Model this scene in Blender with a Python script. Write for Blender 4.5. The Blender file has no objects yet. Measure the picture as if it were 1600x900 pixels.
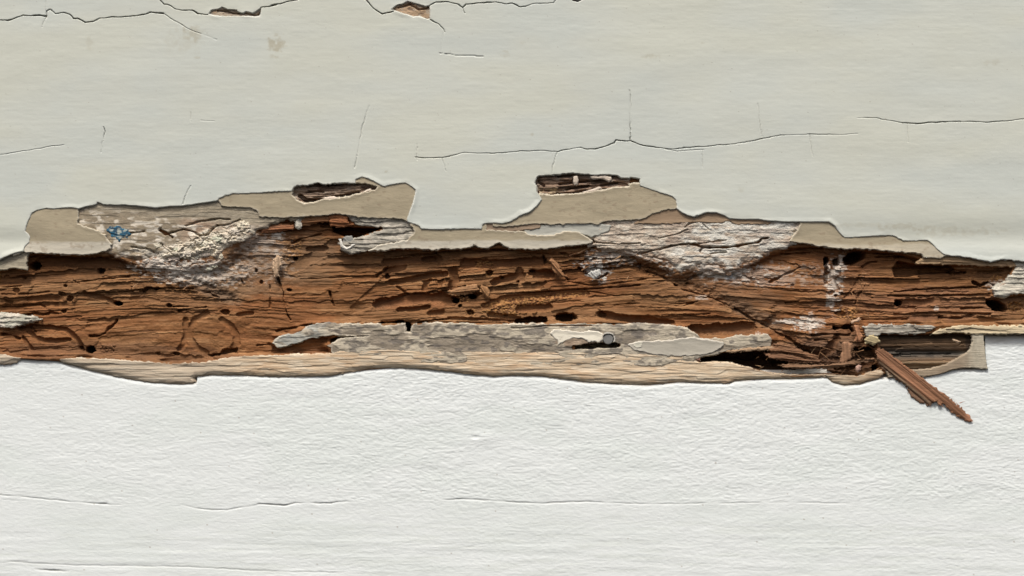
import bpy, bmesh, math, random
import numpy as np
from mathutils import Vector

random.seed(4)
scene = bpy.context.scene
C = scene.collection
S_ = 0.0005                      # metres per photo pixel (picture about 0.8 m wide)

# ------------------------------------------------------------------ camera
cam_d = bpy.data.cameras.new("camera")
cam = bpy.data.objects.new("camera", cam_d); C.objects.link(cam)
cam_d.lens = 100; cam_d.sensor_width = 36
cam.location = (0, -0.8*100/36, 0); cam.rotation_euler = (math.radians(90), 0, 0)
cam_d.clip_start = 0.05; cam_d.clip_end = 50
scene.camera = cam

# ------------------------------------------------------------------ light
SUN_EL, SUN_AZ = math.radians(60), math.radians(-14)     # high, in front of the wall, a little to the left
w = bpy.data.worlds.new("World"); scene.world = w; w.use_nodes = True
wn = w.node_tree; wn.nodes.clear()
sky = wn.nodes.new("ShaderNodeTexSky"); sky.sky_type = 'NISHITA'; sky.sun_disc = False
sky.sun_elevation = SUN_EL; sky.sun_rotation = math.radians(180) - SUN_AZ
sky.air_density = 1.0; sky.dust_density = 6.0; sky.ozone_density = 0.0
bg = wn.nodes.new("ShaderNodeBackground"); bg.inputs[1].default_value = 0.075
wo = wn.nodes.new("ShaderNodeOutputWorld")
wn.links.new(sky.outputs[0], bg.inputs[0]); wn.links.new(bg.outputs[0], wo.inputs[0])
sd = bpy.data.lights.new("sun", 'SUN'); sd.energy = 2.0; sd.angle = math.radians(12); sd.color = (1.0, 0.965, 0.915)
sun = bpy.data.objects.new("sun", sd); C.objects.link(sun)
dirv = Vector((math.sin(SUN_AZ)*math.cos(SUN_EL), -math.cos(SUN_AZ)*math.cos(SUN_EL), math.sin(SUN_EL)))
sun.rotation_euler = dirv.to_track_quat('Z', 'Y').to_euler()
scene.view_settings.view_transform = 'Standard'; scene.view_settings.look = 'None'
scene.view_settings.exposure = 0.66; scene.view_settings.gamma = 1

# ------------------------------------------------------------------ numpy tools
def srgb(r, g, b):
    a = np.array([r, g, b], float)/255
    return np.where(a <= .04045, a/12.92, ((a+.055)/1.055)**2.4)

_T = np.random.RandomState(7).rand(512*512).astype(np.float32)
def hsh(ix, iy, seed):
    return _T[((((iy.astype(np.int32)+seed*131) & 511) << 9) | ((ix.astype(np.int32)+seed*37) & 511))]

def vn(x, y, seed=0):
    ix = np.floor(x); iy = np.floor(y); fx = x-ix; fy = y-iy
    fx = fx*fx*fx*(fx*(fx*6-15)+10); fy = fy*fy*fy*(fy*(fy*6-15)+10)
    a = hsh(ix, iy, seed); b = hsh(ix+1, iy, seed); c = hsh(ix, iy+1, seed); d = hsh(ix+1, iy+1, seed)
    return ((a*(1-fx)+b*fx)*(1-fy) + (c*(1-fx)+d*fx)*fy)*2-1

def fbm(x, y, o=4, seed=0, g=.5):
    r = 0; a = 1; t = 0
    for k in range(o):
        r = r + a*vn(x*2**k+17.3*k, y*2**k+9.1*k, seed+k*13); t += a; a *= g
    return r/t

def ridge(x, y, o=3, seed=0):
    r = 0; a = 1; t = 0
    for k in range(o):
        r = r + a*(1-2*np.abs(vn(x*2**k+5.3*k, y*2**k+3.7*k, seed+k*7))); t += a; a *= .5
    return r/t

def worley(x, y, seed=0):
    ix = np.floor(x); iy = np.floor(y)
    f1 = np.full(x.shape, 9.0); f2 = np.full(x.shape, 9.0); cid = np.zeros(x.shape); dx_ = np.zeros(x.shape); dy_ = np.zeros(x.shape)
    for i in (-1, 0, 1):
        for j in (-1, 0, 1):
            cx = ix+i; cy = iy+j
            px = cx+hsh(cx, cy, seed); py = cy+hsh(cx, cy, seed+101)
            dx = x-px; dy = y-py; d = np.sqrt(dx*dx+dy*dy)
            n = d < f1
            f2 = np.where(n, f1, np.minimum(f2, d))
            cid = np.where(n, hsh(cx, cy, seed+202), cid)
            dx_ = np.where(n, dx, dx_); dy_ = np.where(n, dy, dy_)
            f1 = np.where(n, d, f1)
    return f1, f2, cid, dx_, dy_

def sm(e0, e1, x):
    t = np.clip((x-e0)/(e1-e0), 0, 1); return t*t*(3-2*t)

def xgrid(a, b, st):
    o = []
    if a < -30: o.append(np.arange(a, -30, 6.0)); a = -30
    hi = min(b, 1630); o.append(np.arange(a, hi, st))
    if b > 1630: o.append(np.arange(1632, b, 6.0))
    return np.concatenate(o)

class Grid:
    def __init__(s, xs, ys):
        s.xs = np.asarray(xs, float); s.ys = np.asarray(ys, float)
        s.X, s.Y = np.meshgrid(s.xs.astype(np.float32), s.ys.astype(np.float32))
        s.wx = s.X + 1.3*fbm(s.X/9, s.Y/7, 3, 71); s.wy = s.Y + 1.0*fbm(s.X/11, s.Y/6, 3, 72)
    def win(s, x0, x1, y0, y1):
        a, b = np.searchsorted(s.xs, [x0, x1]); c, d = np.searchsorted(s.ys, [y0, y1])
        return slice(c, d), slice(a, b)
    def dist(s, pts, R, warp=True):
        D = np.full(s.X.shape, R+1.0)
        PX = s.wx if warp else s.X; PY = s.wy if warp else s.Y
        for (x0, y0), (x1, y1) in zip(pts[:-1], pts[1:]):
            w_ = s.win(min(x0, x1)-R-3, max(x0, x1)+R+3, min(y0, y1)-R-3, max(y0, y1)+R+3)
            X = PX[w_]; Y = PY[w_]
            if X.size == 0: continue
            dx, dy = x1-x0, y1-y0; L = dx*dx+dy*dy+1e-9
            t = np.clip(((X-x0)*dx+(Y-y0)*dy)/L, 0, 1)
            d = np.hypot(X-x0-t*dx, Y-y0-t*dy)
            D[w_] = np.minimum(D[w_], d)
        return D
    def sdf(s, poly, R=16, warp=False):                 # + inside, clipped at R
        P = list(poly)+[poly[0]]
        D = s.dist(P, R, warp); D = np.minimum(D, R)
        ins = np.zeros(s.X.shape, bool)
        PX = s.wx if warp else s.X; PY = s.wy if warp else s.Y
        for (x0, y0), (x1, y1) in zip(P[:-1], P[1:]):
            if y0 == y1: continue
            lo, hi = min(y0, y1), max(y0, y1)
            r0, r1 = np.searchsorted(s.ys, [lo-3, hi+3])
            if r0 == r1: continue
            Y = PY[r0:r1]; X = PX[r0:r1]
            c = (Y >= lo) & (Y < hi)
            xi = x0+(Y-y0)*(x1-x0)/(y1-y0)
            ins[r0:r1] ^= c & (X > xi)
        return np.where(ins, D, -D)

def mixc(c, col, a):
    a = np.clip(a, 0, 1)[..., None]
    return c*(1-a)+np.asarray(col)*a

# ------------------------------------------------------------------ mesh output
def grid_mesh(name, G, H, col, keep, mat, parent, bottom=None, smooth=True):
    ny, nx = H.shape
    co = np.stack([(G.X-800)*S_, -H*S_, (450-G.Y)*S_], -1).reshape(-1, 3)
    idx = np.arange(nx*ny).reshape(ny, nx)
    k = keep
    fm = k[:-1, :-1] & k[1:, :-1] & k[:-1, 1:] & k[1:, 1:]
    a = idx[:-1, :-1][fm]; b = idx[1:, :-1][fm]; c = idx[1:, 1:][fm]; d = idx[:-1, 1:][fm]
    F = np.stack([a, b, c, d], -1)
    cols = col.reshape(-1, 3)
    if bottom is not None:
        co2 = np.stack([(G.X-800)*S_, -bottom*S_, (450-G.Y)*S_], -1).reshape(-1, 3)
        F = np.concatenate([F, F[:, ::-1]+nx*ny]); co = np.concatenate([co, co2]); cols = np.concatenate([cols, cols])
    used = np.zeros(len(co), bool); used[F.ravel()] = True
    rm = np.cumsum(used)-1
    co = co[used]; cols = cols[used]; F = rm[F]
    me = bpy.data.meshes.new(name)
    me.vertices.add(len(co)); me.vertices.foreach_set("co", co.astype(np.float32).ravel())
    me.loops.add(F.size); me.loops.foreach_set("vertex_index", F.ravel().astype(np.int32))
    me.polygons.add(len(F))
    me.polygons.foreach_set("loop_start", np.arange(0, F.size, 4, dtype=np.int32))
    me.polygons.foreach_set("loop_total", np.full(len(F), 4, np.int32))
    me.update(calc_edges=True); me.validate()
    at = me.color_attributes.new("Col", 'FLOAT_COLOR', 'POINT')
    at.data.foreach_set("color", np.concatenate([np.clip(cols, 0, 1), np.ones((len(cols), 1))], 1).astype(np.float32).ravel())
    if smooth: me.polygons.foreach_set("use_smooth", np.ones(len(F), bool))
    me.materials.append(mat)
    o = bpy.data.objects.new(name, me); C.objects.link(o)
    if parent: o.parent = parent
    return o

def layer(name, polys, hf, cf, mat, parent, thick=2.5, step=(1.1, .85), rag=1.35, ragscale=5, holes=(), closed=False, warp=False, pad=3):
    ax = [p[0] for q in polys for p in q]; ay = [p[1] for q in polys for p in q]
    G = Grid(xgrid(max(-170, min(ax)-pad), min(1770, max(ax)+pad), step[0]), np.arange(max(-25, min(ay)-pad), min(930, max(ay)+pad), step[1]))
    S = np.full(G.X.shape, -16.0)
    for p in polys: S = np.maximum(S, G.sdf(p, 16, warp))
    for p in holes: S = np.minimum(S, -G.sdf(p, 16, warp))
    S = S + rag*fbm(G.X/ragscale, G.Y/ragscale, 3, 31)*1.4
    H = hf(G.X, G.Y, S, G)
    col = cf(G.X, G.Y, S, H)
    if closed:
        e = np.sqrt(np.clip(1-(1-np.clip(S/(thick*.8), 0, 1))**2, 0, 1))
        return grid_mesh(name, G, H-thick*.5*(1-e), col, S > -1.0, mat, parent, bottom=H-thick+thick*.5*(1-e))
    H = H - thick*sm(0.1, 1.25, -S)
    return grid_mesh(name, G, H, col, S > -2.0, mat, parent)

# ------------------------------------------------------------------ materials
def material(name, rough=.7, bumps=(), varn=(40, 4, 40), var=.12, spec=.3, tint2=None):
    m = bpy.data.materials.new(name); m.use_nodes = True
    nt = m.node_tree; N = nt.nodes; L = nt.links
    p = N["Principled BSDF"]; p.inputs["Roughness"].default_value = rough
    p.inputs["Specular IOR Level"].default_value = spec
    at = N.new("ShaderNodeAttribute"); at.attribute_name = "Col"
    tc = N.new("ShaderNodeTexCoord")
    mp = N.new("ShaderNodeMapping"); mp.inputs["Scale"].default_value = varn
    nz = N.new("ShaderNodeTexNoise"); nz.inputs["Scale"].default_value = 1; nz.inputs["Detail"].default_value = 6; nz.inputs["Roughness"].default_value = .65
    L.new(tc.outputs["Object"], mp.inputs[0]); L.new(mp.outputs[0], nz.inputs["Vector"])
    mr = N.new("ShaderNodeMapRange"); mr.inputs[1].default_value = .3; mr.inputs[2].default_value = .7
    mr.inputs[3].default_value = 1-var; mr.inputs[4].default_value = 1+var
    L.new(nz.outputs[0], mr.inputs[0])
    mul = N.new("ShaderNodeMix"); mul.data_type = 'RGBA'; mul.blend_type = 'MULTIPLY'; mul.inputs[0].default_value = 1
    L.new(at.outputs["Color"], mul.inputs[6]); L.new(mr.outputs[0], mul.inputs[7])
    L.new(mul.outputs[2], p.inputs["Base Color"])
    prev = None
    for (sc, strength, dist) in bumps:
        mp2 = N.new("ShaderNodeMapping"); mp2.inputs["Scale"].default_value = sc
        n2 = N.new("ShaderNodeTexNoise"); n2.inputs["Scale"].default_value = 1; n2.inputs["Detail"].default_value = 4; n2.inputs["Roughness"].default_value = .6
        L.new(tc.outputs["Object"], mp2.inputs[0]); L.new(mp2.outputs[0], n2.inputs["Vector"])
        b = N.new("ShaderNodeBump"); b.inputs["Strength"].default_value = strength; b.inputs["Distance"].default_value = dist
        L.new(n2.outputs[0], b.inputs["Height"])
        if prev: L.new(prev.outputs[0], b.inputs["Normal"])
        prev = b
    if prev: L.new(prev.outputs[0], p.inputs["Normal"])
    return m

m_top = material("smooth_paint", .5, [((80, 80, 600), .10, .0004), ((900, 900, 1400), .12, .0003)], (25, 25, 120), .03, .35)
m_under = material("undercoat_paint", .75, [((200, 200, 700), .3, .0005), ((1500, 1500, 1500), .25, .0003)], (60, 60, 200), .10, .2)
m_wood = material("rotten_wood", .78, [((50, 300, 2600), .45, .0007), ((900, 900, 1800), .28, .0004)], (50, 200, 1900), .22, .2)
m_grey = material("weathered_grey_wood", .85, [((350, 400, 900), .38, .0008), ((1500, 1500, 1500), .4, .0005)], (300, 300, 900), .26, .2)
m_crust = material("chalky_crust", .9, [((800, 800, 1100), .8, .0010)], (500, 500, 800), .18, .1)
m_pale = material("pale_stripped_wood", .8, [((70, 300, 1100), .6, .0009), ((900, 900, 1500), .3, .0004)], (40, 200, 800), .15, .2)
m_white = material("white_wrinkled_paint", .6, [((260, 500, 900), .2, .0006), ((900, 900, 1800), .25, .0004)], (40, 40, 160), .03, .3)
m_metal = material("dull_zinc", .55, [((900, 900, 900), .3, .0003)], (300, 300, 300), .15, .4)

# colours (albedo)
TOPC = np.array([.57, .60, .545])
BEIGE = np.array([.375, .325, .228])
GREYW = np.array([.37, .32, .235])
PALE = np.array([.58, .46, .32])
WHITE = np.array([.655, .695, .69])
CRUST = np.array([.60, .55, .46])
WB = np.array([.215, .098, .037]); WD = np.array([.085, .035, .014]); WL = np.array([.38, .21, .097])

# ------------------------------------------------------------------ things
def thing(name, label, cat, px=800, py=450, h=0, group=None):
    o = bpy.data.objects.new(name, None); C.objects.link(o)
    o.empty_display_size = .01
    o['label'] = label; o['category'] = cat
    if group: o['group'] = group
    return o
def tag(o, label, cat, group=None):
    o['label'] = label; o['category'] = cat
    if group: o['group'] = group
    return o

upper = thing('painted_board', 'smooth pale grey-green painted board above the rotten strip, with hairline cracks and peeled edges', 'board')
beam = thing('rotten_beam', 'brown termite-eaten timber with galleries and holes exposed between the two painted boards', 'timber')
lower = thing('white_board', 'bright white board with wrinkled paint below the rotten timber', 'board')

def fold_h(X, Y):
    f = sm(1120, 1480, X); g = sm(140, 10, X)
    return -f*2.6*np.exp(-((Y-370)/20)**2) + f*.6*sm(375, 398, Y) - g*2.0*np.exp(-((Y-376)/14)**2) + .9*fbm(X/240, Y/90, 3, 5)

# ================================================================== UPPER TOPCOAT
TOPEDGE = [(-200,412),(-10,409),(0,405),(5,402),(20,396),(36,392),(38,385),(45,378),(46,370),(44,366),(39,362),(40,355),(44,345),(47,338),(50,332),(58,328),(72,325),(85,326),(100,324),(115,324),(122,326),(135,322),(150,319),(152,315),(158,317),(162,319),(180,320),(205,320),(225,322),(243,324),(262,322),(285,321),(300,319),(320,316),(340,313),(342,310),(352,305),(365,302),(380,302),(400,301),(430,299),(456,298),(459,292),(465,289),(480,289),(497,285),(510,288),(520,286),(538,285),(555,286),(555,280),(565,276),(575,278),(585,283),(593,288),(600,291),(612,288),(625,286),(633,285),(640,289),(650,296),(649,305),(645,320),(640,332),(636,343),(637,346),(645,349),(653,351),(658,357),(672,358),(700,357.5),(730,357),(752,357.5),(754,350),(760,348),(770,348),(785,349),(795,347),(805,342),(815,335),(828,331),(838,322),(846,312),(843,307),(838,300),(838,292),(835,286),(838,277),(842,274),(860,273),(880,271),(895,270),(910,271),(925,273),(945,272),(965,273),(970,277),(983,278),(985,276),(1000,279),(1000,290),(1010,293),(1030,300),(1050,306),(1057,312),(1058,325),(1066,332),(1075,336),(1085,338),(1095,334),(1105,331),(1120,332),(1132,336),(1140,341),(1160,342),(1185,342),(1200,344),(1225,346),(1250,346),(1275,346),(1295,346),(1305,353),(1312,363),(1320,371),(1340,370),(1370,368),(1395,367),(1402,370),(1410,375),(1425,376),(1450,375),(1456,380),(1465,389),(1475,397),(1485,399),(1510,401),(1530,406),(1548,409),(1560,406),(1575,405),(1600,408),(1800,410)]
PATCH1 = [(325,22),(330,15),(342,13),(347,10),(355,14),(370,15),(372,18),(380,20),(385,17),(395,20),(408,12),(407,20),(406,26),(398,27),(385,26),(345,26),(335,25)]
PATCH2 = [(610,15),(620,7),(630,5),(637,1),(650,5),(665,9),(672,8),(673,30),(668,31),(655,26),(645,27),(638,24),(630,22),(622,19)]
CRACKS = [  # points, half width, strength
 ([(-30,30),(0,31),(12,32),(25,28),(35,24),(50,25),(62,23),(72,27),(73,18),(78,15),(87,21),(100,20),(108,22),(115,29),(122,29),(133,35),(145,34),(155,29),(170,27),(190,26),(215,24),(228,22),(235,19),(255,21)],1.0,1),
 ([(52,24.5),(66,24),(72,25)],2.0,1), ([(71,-20),(71,0),(72,16)],.6,.5), ([(72,27),(68,34),(66,42)],.6,.4),
 ([(240,-20),(250,0),(256,6),(266,9),(275,14),(285,16),(300,16),(308,21),(325,23)],1.0,1),
 ([(405,22),(408,12),(420,11),(428,7),(440,5),(455,1),(463,0),(480,-12)],1.0,1), ([(424,9),(432,7)],1.9,1),
 ([(560,-20),(572,0),(578,8),(585,14),(597,22),(606,20),(615,17)],1.1,1),
 ([(672,31),(685,38),(693,45),(695,50)],.8,.8), ([(672,8),(680,3),(700,3),(715,7),(723,12),(728,7),(745,5),(762,4),(775,3),(790,6),(800,5),(812,11),(820,10),(832,6),(850,5),(865,4),(868,0),(875,-15)],.85,.9),
 ([(885,-15),(895,0),(903,2),(910,-1),(915,-12)],1.3,1), ([(723,12),(726,21)],.6,.7),
 ([(255,21),(262,25),(275,34),(300,48),(320,54),(338,62)],.55,.45),
 ([(688,83),(700,84),(715,87),(740,87),(755,88)],.6,.7), ([(693,50),(690,60),(688,83)],.5,.25),
 ([(577,165),(567,195),(560,230),(554,262)],.55,.4), ([(162,198),(164,206),(162,213)],.8,.7), ([(162,213),(158,238)],.55,.35),
 ([(297,290),(290,305),(285,319)],.6,.75), ([(0,242),(60,232),(100,226)],.55,.3), ([(297,175),(298,190)],.5,.25),([(315,188),(336,189)],.7,.25),
 ([(650,246),(675,247),(700,245),(725,239),(755,240),(785,239),(820,236),(850,235),(870,237),(890,233),(907,230)],.6,.7),
 ([(907,230),(917,233),(930,233),(945,229),(960,224),(962,219),(985,220),(1000,226),(1030,231)],.95,1),
 ([(1030,231),(1050,233),(1070,231),(1110,228),(1150,225),(1190,217)],.7,.8), ([(1190,217),(1220,211),(1270,210),(1310,211),(1340,209)],.55,.5),
 ([(1040,233),(1060,236),(1100,234)],.5,.3),
 ([(984,140),(985,155),(986,165),(983,178)],.55,.5), ([(983,178),(985,200),(985,219)],.8,.9), ([(1184,162),(1188,200),(1192,215)],.5,.3),
 ([(1265,210),(1270,245)],.5,.35), ([(1098,235),(1097,262)],.5,.3), ([(870,237),(863,262),(862,272)],.55,.4), ([(690,246),(697,267)],.55,.35), ([(651,222),(652,250)],.5,.3),
 ([(1340,184),(1370,184),(1385,188),(1410,192)],.55,.6), ([(1410,192),(1435,193),(1460,191),(1500,190)],.85,.95), ([(1500,190),(1550,191),(1575,189),(1600,186),(1800,183)],.65,.75),
 ([(1418,192),(1419,222)],.5,.3), ([(1250,385),(1300,388)],.4,.1),
]
def build_topcoat():
    ys = np.unique(np.round(np.concatenate([np.arange(-140, -22, 6), np.arange(-22, 52, .55), np.arange(52, 178, 1.2), np.arange(178, 250, .6), np.arange(250, 414, .85)]), 3))
    G = Grid(xgrid(-170, 1770, 1.0), ys)
    poly = [(-200, -300)]+TOPEDGE+[(1800, 410), (1800, -300)]
    S = G.sdf(poly, 24)
    for p in (PATCH1, PATCH2): S = np.minimum(S, -G.sdf(p, 24))
    S = S + (.5+.9*sm(.1, .5, fbm(G.X/40, G.Y/40, 2, 32)))*fbm(G.X/4, G.Y/4, 3, 31)
    X, Y = G.X, G.Y
    # gentle unevenness of the board, the soft fold along its lower edge
    H = fold_h(X, Y) + .045*fbm(X/60, Y/4.0, 3, 6) + .09*fbm(X/14, Y/6, 3, 9)
    # lips that curl off
    for (cx, cy, rx, ry, a) in ((815,330,50,26,2.2),(20,396,40,14,2.5),(1520,402,70,10,2.2),(1240,346,60,8,1.5),(700,355,60,10,1.0),(645,320,12,30,1.2),(1080,335,40,8,1.4),(300,320,60,8,1.2),(590,284,40,10,1.2),(1300,352,20,14,1.5)):
        H = H + .5*a*np.exp(-((X-cx)/rx)**2-((Y-cy)/ry)**2)*sm(9, 0, S)
    H = H + .8*np.clip(fbm(X/26, Y/20, 3, 35)+.1, -.3, 1)*sm(7, 0, S)
    col = np.broadcast_to(TOPC, X.shape+(3,)).copy()
    n = fbm(X/170, Y/70, 3, 40)
    col = mixc(col, TOPC*[1.02, 1.0, .95], sm(-.1, .5, n)*.6)
    col = mixc(col, TOPC*[.95, .97, 1.0], sm(.0, .5, -n)*.7)
    st = fbm(X/90, Y/2.5, 3, 43); col = col*(1+.012*st)[..., None]
    # stains, plus long low patches painting the fold's shade
    for (cx, cy, rx, ry, a, sd_) in ((433,68,14,17,.7,1),(300,52,16,12,.45,2),(285,65,30,20,.2,7),(140,68,6,12,.2,3),(1020,88,14,5,.35,4),(790,85,9,5,.35,5),(815,66,6,3,.35,6),(1098,67,7,2,.5,8),(1550,98,16,5,.2,9),(1158,295,6,5,.25,10),(425,88,6,3,.3,11),(830,210,3,3,.4,12),(604,268,3,2,.5,13),(310,90,7,2,.35,14),(860,197,3,2,.4,15),(1415,355,40,6,.35,16),(1490,362,70,8,.3,17),(1350,352,60,4,.2,18),(60,365,40,5,.0,19)):
        r = ((X-cx)/rx)**2+((Y-cy)/ry)**2 + 1.6*fbm(X/6, Y/6, 3, 50+sd_)
        col = mixc(col, np.array([.40, .37, .27]), a*sm(1.3, -.3, r))
    # dust specks
    f1, f2, cid, _, _ = worley(X/38, Y/30, 81)
    col = mixc(col, np.array([.25, .22, .17]), .5*sm(.03, .012, f1)*(cid > .6))
    col = mixc(col, np.array([.66, .66, .60]), sm(1.8, .4, S)*.5*sm(-.2, .3, fbm(X/30, Y/20, 2, 91)+.2))
    # shade line along the broken paint edge, painted into the colour
    dark = sm(1.3, .2, S)*sm(0.1, -.3, fbm(X/30, Y/20, 2, 91)+.1)
    col = mixc(col, np.array([.22, .18, .13]), dark*.3)
    col = mixc(col, np.array([.20, .165, .12]), sm(-.2, -1.2, S)*.4)
    for pts, hw, a in CRACKS:
        D = G.dist(pts, 7)
        vary = .75+.7*fbm(X/16, Y/16, 3, 61)
        wd = hw*.85*vary; a = a*np.clip(.85+.9*fbm(X/25, Y/25, 2, 64), .25, 1)*(.75+.25*(hw > .8))
        H = H - a*4.5*sm(wd+.45, wd*.3, D)
        col = mixc(col, np.array([.075, .06, .048]), a*sm(wd+.5, wd*.3, D)*.93)
    H = H - 2.2*sm(.1, 1.2, -S)
    grid_mesh('topcoat', G, H, col, S > -2.0, m_top, upper)
build_topcoat()

# ================================================================== UNDERCOATS (beige)
P1 = [(458,292),(465,288),(497,284),(520,285),(555,285),(575,287),(592,291),(585,297),(570,300),(560,303),(545,308),(530,309),(520,310),(505,312),(490,317),(475,318),(462,312),(456,304)]
P2 = [(837,277),(842,272),(880,269),(910,269),(965,271),(983,279),(984,292),(960,293),(940,298),(920,300),(900,303),(880,304),(862,306),(845,303),(838,292)]
def band_col(y0, c_low, wob=3):
    def f(X, Y, S, H):
        c = np.broadcast_to(BEIGE, X.shape+(3,)).copy()
        c = c*(1+.10*fbm(X/50, Y/14, 4, 3))[..., None]
        if y0: c = mixc(c, c_low, sm(-2.5, 2.5, Y-y0+wob*fbm(X/18, Y/5, 3, 8))*.9)
        c = mixc(c, [.62, .57, .47], sm(1.8, .2, S)*.45)
        c = mixc(c, [.26, .20, .14], .45*sm(.35, .6, fbm(X/8, Y/5, 3, 12)))
        return c
    return f
PRIM = np.array([.50, .47, .39])
flat = lambda z, a=.45: (lambda X, Y, S, G: z + fold_h(X, Y)*(Y < 402) + a*fbm(X/25, Y/10, 4, 14) + .8*sm(6, 0, S)*.6)
layer('undercoat', [[(20,300),(122,300),(122,350),(130,354),(145,358),(155,362),(165,368),(168,376),(173,382),(172,388),(165,392),(155,395),(140,397),(120,397.5),(100,397),(80,396),(60,395),(38,393),(20,400)]], flat(-1.3, .3), band_col(378, PRIM, 2), m_under, upper, thick=5)
layer('undercoat', [[(335,290),(660,270),(665,352),(652,352),(636,345),(620,341),(600,340),(570,340),(540,336),(520,334),(495,337),(470,338),(440,340),(405,338),(402,328),(385,324),(360,323),(345,322)]], flat(-1.3, .3), band_col(None, None), m_under, upper, thick=5, holes=[P1])
layer('undercoat', [[(640,350),(760,345),(760,359),(800,361),(820,362),(825,367),(850,368),(867,367),(880,362),(900,362),(915,369),(926,377),(918,381),(905,383),(890,384),(868,387),(840,389),(797,388),(788,383),(780,379),(770,383),(762,388),(750,387),(740,382),(735,387),(710,389),(695,388),(680,391),(650,388),(625,388),(600,391),(575,392),(590,384),(635,376),(645,368),(648,360)]], flat(-1.6, .3), band_col(376, PRIM, 2), m_under, upper, thick=5)
layer('undercoat', [[(770,340),(850,300),(1010,285),(1070,305),(1062,326),(1040,328),(1020,334),(1003,342),(975,344),(950,345),(935,350),(900,349),(870,351),(830,350),(800,353),(770,354)]], flat(-1.3, .3), band_col(None, None), m_under, upper, thick=5, holes=[P2])
layer('undercoat', [[(1252,340),(1310,335),(1400,360),(1470,370),(1485,398),(1470,403),(1443,402),(1440,396),(1400,393),(1370,390),(1340,388),(1310,388),(1280,384),(1235,376),(1240,368),(1247,360)]], flat(-1.4, .3), band_col(382, np.array([.44,.40,.31]), 4), m_under, upper, thick=5)
def brown_col(base, a=.12):
    def f(X, Y, S, H):
        c = np.broadcast_to(np.array(base), X.shape+(3,)).copy()
        return c*(1+a*fbm(X/30, Y/6, 4, 21))[..., None]
    return f
# tan older coats left where the beige flaked off
layer('old_coat', [[(990,350),(1003,341),(1020,334),(1040,327),(1062,322),(1090,335),(1125,326),(1145,336),(1205,340),(1205,350),(1150,350),(1140,345),(1125,348),(1085,346),(1050,349)]], flat(-3.0), brown_col([.30,.215,.14]), m_under, upper, thick=4)
layer('old_coat', [[(750,345),(795,345),(820,349),(845,351),(845,356),(800,362),(752,360)]], flat(-2.4, .5), brown_col([.27,.20,.14], .3), m_under, upper, thick=3)
layer('old_coat', [[(815,353),(870,351),(940,350),(955,352),(950,362),(925,370),(905,364),(880,363),(867,369),(835,370),(822,366)]], flat(-3.2), brown_col([.42,.42,.37], .08), m_under, upper, thick=3)
layer('old_coat', [[(-200,404),(0,398),(36,388),(44,396),(40,412),(42,422),(25,418),(5,421),(-200,424)]], flat(-5, 1.2), brown_col([.36,.32,.24], .3), m_grey, upper, thick=5)

def tp_c(X, Y, S, H):
    c = np.broadcast_to(np.array([.43,.355,.27]), X.shape+(3,))*(1+.3*fbm(X/9, Y/5, 4, 22))[..., None]
    c = mixc(c, [.38,.26,.16], .8*sm(.05, .3, fbm(X/14, Y/8, 3, 25)+.2*sm(640, 665, X)*(X > 500))); return mixc(c, [.12,.08,.06], .8*sm(.2, .5, fbm(X/10, Y/3, 3, 27)))
def tp_h(X, Y, S, G):
    h = -2.9+1.3*fbm(X/9, Y/5, 4, 23)
    for pts in ([(340,17),(355,17),(365,21),(385,21),(400,24),(407,20)], [(622,12),(640,7),(655,15),(672,12)]):
        h = h - 5*sm(2.0, .6, G.dist(pts, 8, True))
    return h
layer('bare_patch', [[(315,4),(420,4),(418,34),(315,34)]], tp_h, tp_c, m_grey, upper, thick=3)
layer('bare_patch', [[(603,-5),(684,-5),(684,40),(603,40)]], tp_h, tp_c, m_grey, upper, thick=3)

# ================================================================== GREY WEATHERED SURFACE
def strat(X, Y, k=1.0, seed=0):
    f1, f2, cid, dx, dy = worley((X+6*fbm(X/20, Y/8, 2, seed+1))/46, Y/5.2, seed)
    return k*(cid*2.4-1.2 + dy*1.3) + .6*k*ridge(X/30, Y/3, 2, seed+3)
def grey_h(z, amp=1.0, crumb=0.0, seed=0):
    def f(X, Y, S, G):
        h = z + amp*strat(X, Y, 1, 300+seed) + amp*.8*fbm(X/9, Y/5, 4, 301+seed)
        if crumb:
            c1, c2, cid, _, _ = worley(X/7.5+.3*fbm(X/5, Y/5, 2, 5), Y/5.5, 310+seed)
            h = h + crumb*(np.sqrt(np.clip(1-c1, 0, 1))*1.6-.8)*(cid > .25)
        return h - 1.5*sm(4, 0, S)
    return f
def grey_c(base, white=0., seed=0, dark=.5):
    def f(X, Y, S, H):
        c = np.broadcast_to(np.array(base, float), X.shape+(3,)).copy()
        n = fbm(X/22, Y/7, 4, 401+seed)
        c = c*(1+.35*n)[..., None]
        c = mixc(c, [.13, .10, .075], dark*sm(.15, .5, fbm(X/14, Y/3.2, 4, 405+seed)))
        c = mixc(c, CRUST, white*sm(-.15, .35, fbm(X/11, Y/6, 4, 409+seed)))
        return c
    return f
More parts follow.
